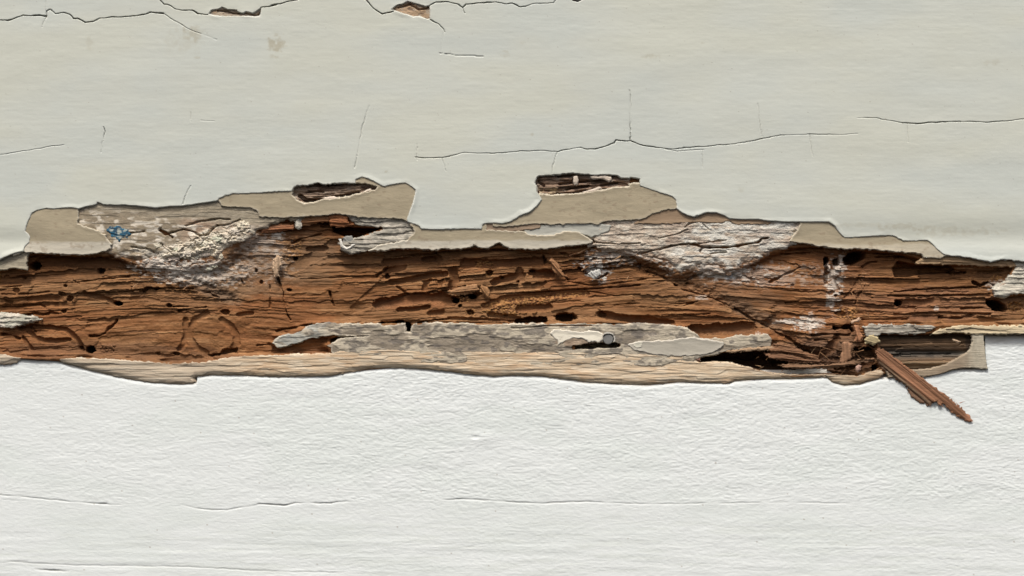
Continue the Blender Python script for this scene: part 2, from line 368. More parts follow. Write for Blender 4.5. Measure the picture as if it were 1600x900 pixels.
# left weathered surface with split flakes
def gl_h(X, Y, S, G):
    h = grey_h(-3.6, .22, 0, 1)(X, Y, S, G)
    h = h - sm(205, 240, X)*sm(350, 362, Y)*1.0
    blk = np.exp(-(((X-320)*.94+(Y-384)*-.34)/78)**2-(((X-320)*.34+(Y-384)*.94)/24)**2); blk = sm(.25, .7, blk+.25*fbm(X/12, Y/8, 3, 17))
    b1 = worley(X/14+.5*fbm(X/6, Y/6, 2, 4), Y/8.5+.5*fbm(X/6, Y/6, 2, 6), 331); b2 = worley(X/4.2, Y/3.4, 333)
    blk = blk*sm(-2, 13, S)
    h = h + blk*(4.6*sm(.02, .22, b1[1]-b1[0])*(b1[2]+.3) - 2.4 + 1.0*sm(.0, .35, b2[1]-b2[0]) + 1.2*fbm(X/5, Y/4, 3, 19))
    h = h - 4.9*sm(18, 0, S+6*fbm(X/12, Y/8, 3, 44))*sm(376, 392, Y-.0*X)*sm(150, 200, X)
    for pts, w_, d in (([(200,365),(225,362)],1,5),([(250,360),(262,366),(268,370)],3.2,14),([(262,365),(285,358),(300,361),(312,368),(325,366),(333,356),(340,352)],1.2,7),([(290,353),(310,346),(345,342),(360,343)],1.0,5),([(340,353),(360,350),(375,343)],1.1,5),([(205,386),(225,388),(245,396)],1.6,6),([(250,382),(256,384)],2,7)):
        D = G.dist(pts, 8); w_ = w_*np.clip(.9+1.2*fbm(X/11, Y/9, 3, 48), .2, 1.6); h = h - d*sm(w_+.8, w_*.3, D)
    return h
def gl_c(X, Y, S, H):
    c = grey_c(GREYW*.82, .0, 1, .25)(X, Y, S, H)
    t = sm(330, 350, Y - .10*(X-260)+6*fbm(X/15, Y/8, 3, 2))
    c = mixc(mixc(c, np.array([.29,.235,.165]), t*.6), np.array([.37,.265,.19]), t*.8*sm(268, 300, X))
    c = mixc(c, CRUST*1.05, t*sm(.02, .35, fbm(X/13, Y/6, 4, 77)+.22*sm(365, 400, Y)))
    c = mixc(c, [.25,.15,.085], .85*sm(7, 0, S+10*fbm(X/9, Y/6, 4, 46))*sm(384, 400, Y))
    blk = np.exp(-(((X-320)*.94+(Y-384)*-.34)/78)**2-(((X-320)*.34+(Y-384)*.94)/24)**2); c = mixc(c, [.66,.60,.48], .85*sm(.25, .7, blk+.25*fbm(X/12, Y/8, 3, 17)))
    c = mixc(c, [.37, .33, .255], sm(.2, -.3, fbm(X/30, Y/5, 3, 15))*.4*(1-t))
    return c
layer('weathered_surface', [[(115,308),(350,290),(405,318),(412,338),(470,335),(472,340),(440,346),(425,352),(405,358),(392,368),(372,378),(352,388),(346,400),(350,403),(338,408),(322,402),(305,411),(284,406),(264,413),(244,405),(226,407),(205,406),(188,404),(172,399),(165,394),(172,384),(160,366),(122,352)]], gl_h, gl_c, m_grey, beam, thick=2.2, rag=3.5, ragscale=8)
layer('weathered_surface', [[(540,336),(640,338),(662,352),(650,366),(640,376),(600,386),(594,392),(575,392),(560,395),(545,396),(533,390),(530,380),(538,378),(556,372),(575,366),(600,358),(596,354),(566,353),(555,349),(548,344)]], grey_h(-5.2, .9, .5, 2), grey_c([.30,.28,.235], .55, 2, .6), m_grey, beam, thick=6, rag=1.6)
def gr_h(X, Y, S, G):
    h = grey_h(-4.4, .4, .8, 3)(X, Y, S, G)+1.3*fbm(X/14, Y/8, 4, 47)
    h = h - 3.8*sm(15, 0, S+4*fbm(X/12, Y/8, 3, 44))*sm(384, 398, Y)
    for pts, w_, d in (([(1000,396),(1030,390),(1050,384),(1070,381),(1085,382)],1.5,9),([(1085,382),(1100,387),(1140,386),(1185,379),(1190,373),(1200,371)],1.7,11),([(1085,382),(1110,378),(1135,375)],.8,5),([(1070,355),(1078,349),(1092,346)],.9,5),([(1095,393),(1098,388)],2.2,9),([(1110,396),(1135,394)],1,6),([(1030,372),(1060,366),(1075,358)],.6,3),([(1098,350),(1108,358)],.7,3),([(925,378),(965,382),(1000,380)],.8,4),([(940,357),(955,352)],.8,3)):
        D = G.dist(pts, 8); w_ = w_*np.clip(.9+1.2*fbm(X/11, Y/9, 3, 49), .2, 1.6); h = h - d*sm(w_+.7, w_*.3, D) + .9*np.exp(-(D/5)**2)*(Y < 384)*(D > w_)
    return h
def gr_c(X, Y, S, H):
    c = grey_c([.47,.395,.315], .85, 3, .25)(X, Y, S, H)
    c = mixc(c, [.64,.63,.57], .8*sm(1060, 1085, X+4*(Y-360)*.2)*sm(-.3, .2, fbm(X/20, Y/6, 3, 5)))
    c = mixc(c, [.30,.22,.17], .45*sm(.1, .5, fbm(X/25, Y/10, 3, 6)))
    c = mixc(c, [.29,.17,.10], .85*sm(10, 1, S+8*fbm(X/10, Y/6, 4, 46))*sm(384, 400, Y))
    return c
layer('weathered_surface', [[(925,352),(950,344),(1000,342),(1055,346),(1085,344),(1145,342),(1200,342),(1255,345),(1252,355),(1240,366),(1236,374),(1245,380),(1232,388),(1210,392),(1200,398),(1185,406),(1165,414),(1150,424),(1142,430),(1128,420),(1110,415),(1096,418),(1080,424),(1062,426),(1045,418),(1035,408),(1020,404),(1005,405),(985,396),(960,392),(940,388),(920,384),(930,377),(918,369),(925,364)]], gr_h, gr_c, m_crust, beam, thick=2.2, rag=4.0, ragscale=8)
layer('weathered_surface', [[(1578,405),(1800,404),(1800,462),(1600,459),(1585,460),(1570,466),(1556,463),(1553,452),(1562,444),(1572,440),(1580,430),(1588,418)]], grey_h(-7, .9, .5, 5), grey_c([.45,.43,.36], .6, 5, .35), m_grey, beam, thick=7, rag=1.6)
layer('weathered_surface', [[(-200,489),(0,489),(30,492),(46,495),(62,499),(48,503),(30,508),(15,512),(-200,514)]], grey_h(-12, 1.0, 1.0, 6), grey_c([.40,.39,.32], .9, 6, .35), m_crust, beam, thick=8, rag=1.6)
# pale wood slats at the right end of the upper edge
layer('pale_slat', [[(1432,411),(1440,404),(1478,398),(1515,403),(1548,409),(1580,406),(1590,416),(1550,416),(1500,413),(1470,413)]], lambda X, Y, S, G: -6+.9*strat(X, Y, 1, 5)+.4*fbm(X/30, Y/3, 3, 6), brown_col([.42,.29,.17], .35), m_pale, beam, thick=6)

# ================================================================== LOWER GREY STRIP
GB = [(424,536),(440,525),(470,518),(480,510),(500,505),(540,506),(590,507),(600,509),(626,507),(632,507),(634,519),(642,520),(645,508),(660,506),(680,504),(700,506),(730,506),(745,508),(800,507),(830,506),(880,507),(920,506),(960,508),(1000,506),(1060,510),(1075,513),(1090,524),(1095,530),(1130,529),(1150,525),(1180,524),(1200,522),(1206,532),(1205,541),(1170,544),(1140,548),(1125,552),(1095,558),(1085,563),(1078,572),(900,570),(700,567),(600,564),(530,562),(516,549),(517,543),(510,540),(519,535),(532,530),(560,527),(576,525),(555,524.5),(525,524),(500,526),(480,530.5),(455,538),(433,543)]
def gs_h(X, Y, S, G):
    h = -7.5 + .15*strat(X, Y, 1, 500) + 1.3*fbm(X/22, Y/10, 5, 501) + .8*sm(-.10,.02,fbm(X/50, Y/13, 5, 513))
    # nail socket and its slot
    D = np.minimum(G.dist([(912,542),(935,540),(962,539.5)], 9), G.dist([(896,543),(967,540)], 9)+1.6); h = h - 45*sm(4.6, 3.4, D)
    r = np.hypot(G.X-950.5, G.Y-530); h = np.where(r < 8.7, -22, h)
    D = G.dist([(800,513),(850,510),(925,509)], 5); h = h - 2*sm(1.6, .4, D)
    return h
def gs_c(X, Y, S, H):
    c = np.broadcast_to(np.array([.285,.245,.19]), X.shape+(3,)).copy()
    n = fbm(X/22, Y/10, 4, 511); c = c*(1+.40*n)[..., None]
    c = mixc(c, [.50,.445,.345], .85*sm(-.10, .02, fbm(X/50, Y/13, 5, 513)-.12*np.exp(-((X-790)/110)**2)))
    c = mixc(c, [.14,.125,.11], .75*sm(.05, .35, fbm(X/11, Y/6, 4, 517)))
    c = mixc(c, [.60,.54,.43], .55*sm(3.2, .8, S)*sm(-.2, .3, fbm(X/16, Y/9, 3, 519)))
    c = mixc(c, [.36,.26,.18], .7*sm(1.2, .4, ((X-905)/38)**2+((Y-535)/7)**2+.5*fbm(X/5, Y/5, 2, 6)))
    r = np.hypot(X-950.5, Y-530); c = mixc(c, [.58,.56,.50], sm(11.5, 10.5, r)*sm(-6, 4, (X-950.5)-(Y-530))*.9)
    c = mixc(c, [.40,.44,.42], .5*sm(520, 480, X)*sm(-.2, .2, n))
    return c
layer('grey_primer_strip', [GB], gs_h, gs_c, m_grey, beam, thick=7, rag=1.4, ragscale=8, step=(1.0, .75))
pc = lambda base, a=.06: (lambda X, Y, S, H: mixc(np.broadcast_to(np.array(base), X.shape+(3,))*(1+a*fbm(X/20, Y/6, 3, 9))[..., None], [.62,.58,.5], sm(1.8, .3, S)*.6))
layer('old_paint_patch', [[(983,538),(1000,534),(1030,533),(1058,531),(1080,527),(1105,531),(1132,535),(1127,543),(1115,550),(1100,554),(1060,556),(1020,554),(1003,549),(990,545)]], flat(-6.1, .3), pc([.43,.405,.34]), m_under, beam, thick=2.5)
layer('old_paint_patch', [[(860,521),(866,516),(880,516),(900,519),(925,517),(941,521),(941,531),(935,534),(920,533),(908,528),(895,528),(882,533),(873,538),(870,531)]], flat(-5.9, .5), pc([.68,.64,.53], .12), m_under, beam, thick=3)
layer('old_paint_patch', [[(992,535),(1004,534),(1003,543),(995,544),(990,540)]], flat(-5.9, .3), pc([.60,.58,.48]), m_under, beam, thick=3.5, rag=.5)

# ================================================================== PALE STRIPPED STRIP
def ps_h(bot, seed):
    def f(X, Y, S, G):
        E = np.clip(S, 0, 16)
        D = G.dist(bot, 14)
        return -7 + .35*strat(X, Y, 1, seed) + .5*fbm(X/40, Y/3, 4, seed+1) + 1.0*fbm(X/70, Y/14, 2, seed+2) - 3.5*(1-np.clip(D/9, 0, 1))**2
    return f
def ps_c(bot):
    def f(X, Y, S, H):
        c = np.broadcast_to(PALE, X.shape+(3,)).copy()
        c = c*(1+.26*fbm(X/60, Y/3.0, 4, 601))[..., None]
        c = mixc(c, [.43,.27,.15], .5*sm(.12, .45, fbm(X/45, Y/4, 4, 603)))
        c = mixc(c, [.66,.58,.45], .6*sm(.05, .35, fbm(X/22, Y/4, 4, 607)))
        c = mixc(c, [.45,.40,.32], .6*sm(420, 300, X))
        # brown shade line painted along the rounded raw lower edge
        c = mixc(c, [.24,.18,.125], .6*sm(3.2, .6, S+2.2*fbm(X/14, Y/9, 3, 9))*sm(-1,1,Y-575+ (X<330)*8))
        return c
    return f
PBOT = [(84,562),(95,566),(120,573),(150,581),(180,588),(210,594),(240,598),(280,600),(300,599),(306,597),(302,592),(305,588),(330,586),(380,586),(420,588),(470,588),(515,587),(540,582),(575,577),(610,574),(660,576),(700,580),(740,585),(770,588),(800,586),(850,588),(880,592),(920,597),(960,600),(1010,602),(1060,597),(1100,598),(1140,599),(1150,595),(1200,592),(1240,592),(1292,589)]
PTOP = [(1292,586),(1240,586),(1200,583),(1180,578),(1160,572),(1140,567),(1115,566),(1095,567),(1085,562),(1080,556),(900,552),(700,550),(600,547),(530,549),(519,553),(400,556),(360,558),(320,567),(270,569),(200,564),(120,560)]
layer('stripped_edge', [PBOT+PTOP], ps_h(PBOT, 600), ps_c(0), m_pale, beam, thick=6, rag=.9)
layer('stripped_edge', [[(-200,552),(0,554),(32,560),(25,567),(10,570),(-200,573)]], ps_h([(-200,573),(10,570),(25,567),(32,560)], 620), ps_c(0), m_pale, beam, thick=9, rag=.9)
layer('stripped_edge', [[(1290,586),(1310,587),(1340,589),(1362,582),(1378,578),(1382,583),(1376,591),(1345,600),(1320,602),(1302,597),(1294,590)]], ps_h([(1294,590),(1302,597),(1320,602),(1345,600),(1376,591)], 640), ps_c(0), m_pale, beam, thick=10, rag=.7)
# right end: grey slat, pale slat, raw lip round the pocket
layer('weathered_slat', [[(1350,512),(1358,508),(1400,508),(1450,508),(1462,511),(1456,517),(1430,523),(1400,522),(1378,521),(1362,530),(1354,524)]], lambda X, Y, S, G: -6+1.1*strat(X, Y, 1, 701)+.8*ridge(X/40, Y/3, 2, 6), grey_c([.30,.28,.235], .35, 7, .6), m_grey, beam, thick=8)
layer('pale_slat', [[(1455,523),(1470,515),(1500,509),(1560,509),(1800,511),(1800,521),(1600,521),(1545,522),(1520,522),(1500,519)]], lambda X, Y, S, G: -6+.8*strat(X, Y, 1, 711)+.4*ridge(X/40, Y/3, 2, 6), brown_col([.50,.42,.28], .3), m_pale, beam, thick=8)
layer('raw_lip', [[(1526,521),(1537,521),(1540,545),(1543,570),(1545,577),(1530,576),(1512,574),(1492,577),(1470,585),(1440,589),(1390,590),(1385,580),(1405,580),(1450,578),(1478,571),(1494,562),(1511,553),(1518,546),(1521,535),(1520,521)]], lambda X, Y, S, G: -7.6+.4*fbm(X/8, Y/12, 4, 5), lambda X, Y, S, H: mixc(np.broadcast_to(np.array([.44,.40,.31]), X.shape+(3,))*(1+.25*fbm(X/6, Y/14, 4, 9))[..., None], [.24,.17,.11], .7*sm(1530,1500,X)), m_pale, beam, thick=6, rag=.9)

# ================================================================== ROTTEN WOOD CORE
WPOLY = [(-200,421),(0,420),(20,417),(38,423),(39,398),(60,396),(120,398),(172,399),(190,405),(215,412),(240,406),(262,411),(300,408),(330,404),(346,400),(350,390),(370,378),(392,368),(405,358),(420,352),(440,344),(470,340),(500,337),(545,336),(550,348),(566,353),(600,356),(575,366),(556,373),(538,379),(532,390),(560,393),(600,391),(625,389),(690,391),(740,388),(800,388),(850,390),(868,388),(905,385),(925,382),(940,388),(960,391),(985,396),(1005,403),(1045,412),(1060,424),(1096,416),(1128,420),(1150,420),(1180,405),(1200,396),(1232,387),(1270,385),(1300,387),(1340,389),(1400,394),(1436,404),(1440,411),(1480,413),(1545,416),(1585,416),(1575,440),(1556,450),(1556,464),(1585,460),(1800,460),(1800,510),(1600,510),(1530,508),(1460,508),(1352,508),(1356,524),(1365,532),(1375,545),(1382,560),(1380,576),(1365,583),(1335,589),(1280,588),(1240,587),(1200,584),(1180,578),(1160,572),(1140,567),(1115,566),(1095,567),(1083,562),(1100,556),(1140,548),(1205,541),(1206,530),(1200,522),(1150,525),(1130,529),(1095,530),(1087,522),(1060,510),(925,507),(700,506),(645,507),(643,520),(633,519),(630,507),(590,507),(480,510),(424,536),(433,543),(480,530),(500,525),(576,524.5),(576,526),(532,531),(510,540),(516,549),(519,553),(400,556),(360,558),(320,567),(270,569),(200,564),(120,560),(30,559),(0,553),(-200,552)]
POCKET = [(1366,522),(1400,523),(1430,523),(1456,521),(1500,519),(1526,522),(1524,540),(1518,550),(1498,562),(1480,572),(1450,580),(1405,582),(1385,575),(1378,555)]
# galleries: points, half width, depth, edge softness
GAL = [
 ([(60,409),(100,409),(150,410),(188,413)],8,9),([(0,428),(20,430)],5,-4),([(130,460),(145,462),(165,468),(178,474)],4.5,6),([(40,467),(65,466),(92,467)],4,3.5),
 ([(30,514),(50,511),(80,512),(100,516),(112,525),(120,532),(124,542)],4.2,6.5),([(40,517),(52,527),(65,533),(85,533),(105,531)],4,6),([(33,528),(40,538),(47,546)],3.2,6),
 ([(55,519),(80,520),(100,525)],3,-3),([(320,491),(303,499),(294,513),(296,530),(305,542),(320,552)],5.5,3.6),([(345,500),(360,510),(368,525),(368,537),(362,545)],5,3.2),
 ([(287,500),(289,520),(286,536),(278,546)],4.5,4.5),([(303,512),(302,528),(312,541),(326,547)],2.2,-3),([(340,521),(332,528),(340,532)],7,-2.5),([(270,538),(282,538)],4,-3),
 ([(370,492),(392,490)],3.5,5),([(200,467),(222,466)],3.5,3),([(225,466),(245,470)],3,3.5),
 ([(505,350),(517,349)],6,8),([(480,389),(508,389)],4.5,4),([(455,420),(500,395)],9,2),
 ([(610,441),(640,437),(670,431),(695,428)],5,6),([(600,410),(640,406),(686,404)],6,8),([(602,424),(630,417)],5,7),
 ([(725,411),(760,412),(800,411),(848,408)],7,8),([(707,424),(712,438),(706,448)],7,6),([(662,452),(664,444),(672,438)],4,5),([(772,441),(785,436),(800,433),(815,430)],6,7),
 ([(590,474),(640,468),(690,465),(706,470)],9,10),([(622,485),(650,483),(668,480)],4,7),([(755,452),(762,462)],3.5,4),([(672,490),(690,488)],5,5),
 ([(756,478),(790,468),(830,463),(870,459),(915,458)],6,4.5),([(812,484),(835,481),(858,481)],6.5,6),([(808,502),(830,500),(850,500)],5,26),([(765,492),(800,496),(812,498)],4,5),
 ([(812,422),(814,436)],7,6),([(832,425),(862,428)],6,9),([(835,433),(858,433)],3,6),([(942,492),(956,494),(990,499),(1020,501),(1050,505)],6,9),
 ([(1080,516),(1120,514),(1175,512)],9,11),
 ([(1292,405),(1293,425),(1292,442)],3.5,12),([(1250,444),(1278,446)],9,-2.5),([(1305,408),(1300,430),(1310,452)],4,4),
 ([(1405,473),(1440,474),(1468,470)],6,3.5),
 ([(1200,545),(1240,552),(1280,556)],5,7),([(1215,570),(1250,576),(1290,577)],4,10),([(1190,556),(1215,562),(1240,560)],4,9),([(1310,575),(1345,572),(1365,566)],5,8),([(1275,560),(1300,545),(1310,530)],7,7),
 ([(700,497),(760,499),(830,504)],2.5,4),([(1430,452),(1530,449)],1.6,3),([(1390,462),(1550,462)],1.6,3),([(1400,492),(1470,489),(1550,491)],2,4),
]
SLIT = [
 ([(115,441),(150,437),(200,432)],.9,6),([(0,449),(30,447)],.9,5),([(113,438),(122,443)],1.8,6),([(0,460),(40,459),(75,456)],.8,4),([(0,480),(35,478),(60,476),(66,480)],1.2,5),([(2,468),(14,474)],2.5,6),
 ([(33,491.5),(50,490),(72,491)],2.4,10),([(74,489),(86,491)],1.8,7),([(0,523),(12,523),(26,529)],2.0,8),([(25,514),(45,512),(52,518)],1.6,8),([(138,526),(150,525),(161,521),(166,514),(173,509),(180,500)],1.9,12),
 ([(238,452),(262,450),(300,451)],1.0,8),([(221,456),(228,450),(245,451)],1.7,8),([(268,479),(292,479.5)],1.0,8),([(277,486),(292,483),(320,480)],1.9,9),([(310,460),(325,457),(340,466)],1.3,8),([(325,556),(340,553),(350,549),(368,548)],3.3,16),
 ([(431,433),(436,445),(440,455)],1.8,14),([(441,456),(443,480),(447,490),(452,500)],1.4,10),([(513,457),(516,466),(521,478)],1.7,11),([(375,436),(378,444)],1.4,7),([(420,446),(421,460),(420,480)],1.2,5),
 ([(467,436),(500,435),(560,431)],.8,4),([(430,518),(440,515),(485,507)],1.3,8),([(400,540),(420,539)],.9,5),([(588,432),(597,424),(604,417)],2.4,10),([(1205,441),(1225,431),(1252,418)],1.7,6),([(1345,430),(1335,450),(1322,466)],1.4,5),([(1355,445),(1343,462),(1338,475)],1.2,5),
 ([(620,448),(636,459)],1.5,6),([(590,506),(610,505),(628,503)],2.4,30),([(650,506),(670,501),(700,499)],1.2,9),([(706,465),(740,461),(755,459)],1.6,8),
 ([(800,458),(850,456),(890,453),(930,451),(1000,446)],1.0,6),([(888,440),(925,446),(970,442),(1010,436)],.8,4),([(600,402),(640,399),(680,397)],1.3,8),
 ([(1012,424),(1040,434),(1058,446)],1.6,7),([(1066,452),(1110,464),(1140,478)],1.2,5),([(1150,482),(1180,500),(1205,513),(1225,525)],1.5,7),([(1230,526),(1250,540),(1270,552)],2,9),([(1075,437),(1086,432),(1098,427)],1.8,8),([(1048,476),(1080,473),(1092,471)],1.0,5),([(1070,477),(1085,473)],1.6,7),([(1000,480),(1050,482)],.8,4),([(1060,492),(1110,491)],.9,4),
 ([(1222,397),(1240,396),(1268,395)],1.6,9),([(1310,472),(1335,470)],1.0,6),([(1318,459),(1336,458)],1.7,8),([(1230,473),(1250,470)],1.3,6),([(1350,417),(1362,410),(1372,409)],1.3,7),
 ([(1308,513),(1330,512),(1334,518)],3.6,36),([(1270,524),(1300,522),(1330,524)],1.6,9),([(1275,532),(1310,530)],1.2,6),([(1334,546),(1350,545),(1366,544)],3.8,40),([(1215,549),(1240,551)],2.2,12),([(1250,545),(1268,553),(1282,562)],1.6,10),([(1225,560),(1260,564),(1280,563)],1.7,10),([(1230,585),(1280,580),(1320,584)],2.0,10),
 ([(1488,427),(1512,427)],2.1,16),([(1525,441),(1535,446),(1548,441)],2.6,14),([(1548,441),(1560,447),(1568,444)],1.8,9),([(1400,456),(1440,453),(1530,449)],.9,5),([(1400,463),(1480,462),(1550,459)],.9,5),([(1505,483),(1540,481)],1.1,5),([(1470,496),(1500,498),(1520,493)],2.2,8),
 ([(1372,402),(1400,401),(1440,400)],1.6,8),([(1340,395),(1400,398),(1440,410)],1.1,5),([(1350,500),(1420,499)],1.0,5),([(1530,425),(1570,424)],1.8,6),([(920,455),(960,462),(1000,460)],.8,3),([(960,477),(1000,474)],.8,4),
 ([(875,395),(900,402),(915,396)],2.4,9),([(905,418),(922,430),(936,436),(950,428)],1.8,9),([(955,405),(985,402)],1.8,8),([(945,413),(980,408),(1010,402)],1.4,7),([(1000,398),(1002,420)],2.2,9),([(872,412),(880,430),(888,437)],1.2,7),([(850,402),(853,410)],2.6,12),
 ([(200,408),(212,412)],2.5,9),([(192,416),(207,416)],2.2,10),([(216,432),(226,426),(222,410)],1.6,6),([(340,383),(348,380)],2.5,9),([(455,380),(470,372),(500,366)],1.5,7),([(350,383),(375,377),(385,371)],2.0,9),
]
HOLE = [ # cx cy rx ry rot depth
 (51,416,9,6.5,0,45),(155,423,6.5,4,0,18),(35,435,3.5,2,0,8),(100,447,3.5,2.4,0,10),(22,454,5,4.5,0,6),(94,459.5,6,3.6,0,7),(107,466.5,5.2,5,0,10),(181,474,7.5,4.2,.2,34),(96,486,5,3,0,10),(139,546.5,7.5,6.2,0,45),(125,545,5,4,.5,10),
 (262,477,4.2,3.6,.3,14),(350,487.5,8,4,.1,12),(274,553,5.5,3,.1,10),(245,553,4,3,0,6),(460,404,3.6,3,0,14),(451,453,4.2,2.8,.2,16),(407,441,2.6,3,.6,10),(398,423,2.5,3,0,10),
 (765,426.5,6.5,5,0,13),(712,470,6,4.5,0,30),(738,464,6.5,4.6,0,34),(718,478,3,2.5,0,14),(604,432,4,5,0,14),(670,405,12,5,0,9),(735,488,6,4.5,.3,12),(783,433,3.5,2.6,0,8),(809,440,3,2.6,0,9),(832,423,5,3,0,9),(884,496,17.5,7.2,0,34),(940,491,9,5.5,.2,7),
 (1336,403,18,9,-.3,60),(1309,409,5,7,0,18),(1293,408,4,6,0,36),(1308,462,3,2.4,0,10),(1406,474,6,5.2,0,40),(1560,478,17,8,.38,60),(1370,577,6,7.5,0,40),(1316,490,9,5,.2,8),(1057,446,4,2,.3,10),(1075,443,2.5,2,0,9),(1352,529,3.5,2.5,0,8),(1590,480,12,8,0,4),(636,513,5.6,8.5,0,45),(790,492,4,3,0,5),(1240,445,3,2,0,5),
]
AREAS = [ # polygon, depth, edge width
 ([(518,352),(548,354),(566,355),(600,356),(575,365),(558,373),(540,370),(528,366),(518,362)],50,1.5),
 ([(1405,407),(1432,412),(1486,412),(1497,421),(1492,428),(1450,428),(1425,433),(1400,434),(1396,420)],26,2.0),
 ([(1085,561),(1100,557),(1140,550),(1180,547),(1205,546),(1215,560),(1255,570),(1290,573),(1290,583),(1240,585),(1200,583),(1180,576),(1140,566),(1095,566)],42,2),
 ([(478,534),(500,527),(575,525),(545,528),(520,536),(508,545),(516,550),(518,553),(500,553)],2,4),
 ([(1336,541),(1366,541),(1372,560),(1360,566),(1338,564)],16,2.5),
 ([(545,480),(600,430),(690,421),(700,455),(640,462),(590,478),(548,492)],2.5,2),
 ([(425,540),(510,528),(515,550),(420,554)],3,3),
]
PELLET = [([(745,478),(765,472),(800,464),(870,458),(918,456),(922,462),(880,468),(860,472),(800,484),(770,490),(745,490),(760,482)],1.0),([(725,482),(742,484),(742,494),(728,494)],1.2),([(740,407),(770,407),(772,416),(742,417)],1.3),([(758,421),(772,421),(772,433),(758,433)],.9),
          ([(152,538),(178,538),(180,551),(155,553)],1.3),([(715,462),(735,460),(735,472),(716,474)],1.1),([(1200,540),(1360,540),(1365,585),(1190,585),(1190,560)],.8),([(240,440),(310,440),(300,460),(230,455)],.3),([(1310,480),(1345,480),(1340,500),(1310,500)],1.0),([(1575,470),(1600,470),(1600,490),(1580,490)],.9),([(440,375),(475,372),(470,400),(440,410)],.6),([(760,485),(810,484),(812,492),(765,494)],.9),([(1555,428),(1575,428),(1565,440),(1548,438)],.9)]
def build_wood():
    G = Grid(xgrid(-170, 1770, 1.0), np.arange(262, 594, .68))
    X, Y = G.X, G.Y
    S = G.sdf(WPOLY, 20) + 1.5*fbm(X/9, Y/5, 3, 31)
    SP = G.sdf(POCKET, 20) + .5*fbm(X/9, Y/5, 3, 33)
    # grain direction: rises a little to the right in the middle, straight at the ends
    tilt = .055*np.sin((X-150)/1600*math.pi*2)+.02
    knot = 5*np.exp(-((X-330)/75)**2)*np.sin((Y-470)/26) + 7*np.exp(-((X-1320)/70)**2)*np.sin((Y-430)/22)
    V = Y + .07*(X-700)*sm(200, 600, X)*sm(1350, 950, X) + .05*(X-200)*sm(600, 100, X) + knot + 1.6*fbm(X/300, Y/40, 2, 101) + .35*fbm(X/50, Y/9, 2, 104)
    U = X + 4*fbm(X/30, Y/6, 3, 102)
    V = V + 2.2*vn(V/11, V*0, 105)
    def strips(h, L, seed, wig=.3):
        v = V/h + wig*vn(U/(L*.7), V/(h*3), seed+1) + .12*vn(U/7, V*0, seed+5); row = np.floor(v); fr = v-row
        u = U/(L*(.6+.9*hsh(row, row*0, seed+2))) + 7*hsh(row, row*0+3, seed+3) + (2.2/L)*fbm(V/.9, U/9, 2, seed+4)*2 + .05*(fr-.5)
        cell = np.floor(u); fu = u-cell
        return hsh(cell, row, seed+6), fr, fu
    s1 = strips(15, 190, 511); s2 = strips(6.3, 110, 531); s3 = strips(3.0, 60, 551); s4 = strips(1.7, 34, 571)
    rough = sm(-.25, .35, fbm(X/55, Y/22, 3, 119))
    R = 6.2*(s1[0]-.5) + 2.0*(s1[1]-.5) + (3.4*(s2[0]-.5) + 1.6*(s2[1]-.5))*(.35+.9*rough) + (1.7*(s3[0]-.5)+.7*(s3[1]-.5))*(.4+.8*rough) + .6*(s4[0]-.5)
    R = R + .6*fbm(U/70, V/1.9, 3, 115) + .6*rough*fbm(X/6, Y/2.2, 4, 116, .6)
    R = R + 3.5*fbm(X/60, Y/22, 3, 118)
    # how splintery it is
    M = .75 + .25*fbm(X/90, Y/40, 3, 120)
    def soft(cx, cy, rx, ry, v):
        nonlocal M
        k = np.exp(-((X-cx)/rx)**2-((Y-cy)/ry)**2); M = M*(1-k)+v*k
    for s in ((190,530,150,32,.14),(345,520,100,42,.12),(400,430,80,50,.2),(490,455,70,40,.38),(1010,480,80,22,.5),(1130,460,90,32,.42),(1240,440,40,28,.42),(80,530,80,20,.35),(1140,515,60,12,.15),(560,490,60,12,.45),(640,475,60,9,.2)): soft(*s)
    for s in ((100,450,120,25,1.15),(680,430,100,35,1.2),(1470,450,120,50,.95),(1290,545,90,36,1.25),(930,415,70,22,1.2),(1330,470,60,50,1.0)): soft(*s)
    base = -19.5 + 5.0*fbm(X/130, Y/45, 3, 130)
    # old broad hollows
    gw = 1+.35*fbm(X/14, Y/10, 3, 133)+.16*fbm(X/3.5, Y/2.5, 2, 135); sw = np.clip(.85+1.3*fbm(X/13, Y/9, 3, 134), .15, 1.7)
    gal = np.zeros(X.shape); dep = np.zeros(X.shape)
    for pts, w_, d in GAL:
        D = G.dist(pts, max(w_*1.9, 6)); q = D/(w_*gw)
        f = np.where(q < 1, np.sqrt(np.clip(1-(q*.97)**2, 0, 1))*.82+.18, 0); f = np.maximum(f, 0)
        f = f*sm(1.12, .93, q) + 0
        dep = dep + np.where(d > 0, 0, d*sm(1.5, .1, q)); 
        if d > 0:
            dep = np.maximum(dep, d*1.15*f) ; gal = np.maximum(gal, sm(1.15, .9, q))
            dep = dep - np.where(dep <= 0.01, .35*np.exp(-((q-1.25)/.22)**2), 0)
    M = M*(1-.82*gal)
    H = base + R*M - dep
    for pts, w_, d in (([(1000,416),(1040,430),(1075,446),(1110,461),(1150,479),(1180,497),(1210,512),(1240,528),(1262,546)],9,5.5),([(290,432),(320,445),(345,460),(365,470)],11,5),([(1350,420),(1335,450),(1320,475)],12,3),([(240,440),(300,455)],10,4)):
        D = G.dist(pts, 26); H = H - d*np.exp(-(D/w_)**2)*(.8+.9*fbm(X/10, Y/6, 4, 136))
    for poly, d, e in AREAS:
        H = H - d*sm(0, e, G.sdf(poly, 16, True))
    for pts, w_, d in SLIT:
        D = G.dist(pts, 8); H = H - d*np.clip(sw, .3, 1)*sm(w_*sw+.7, w_*sw*.4, D)
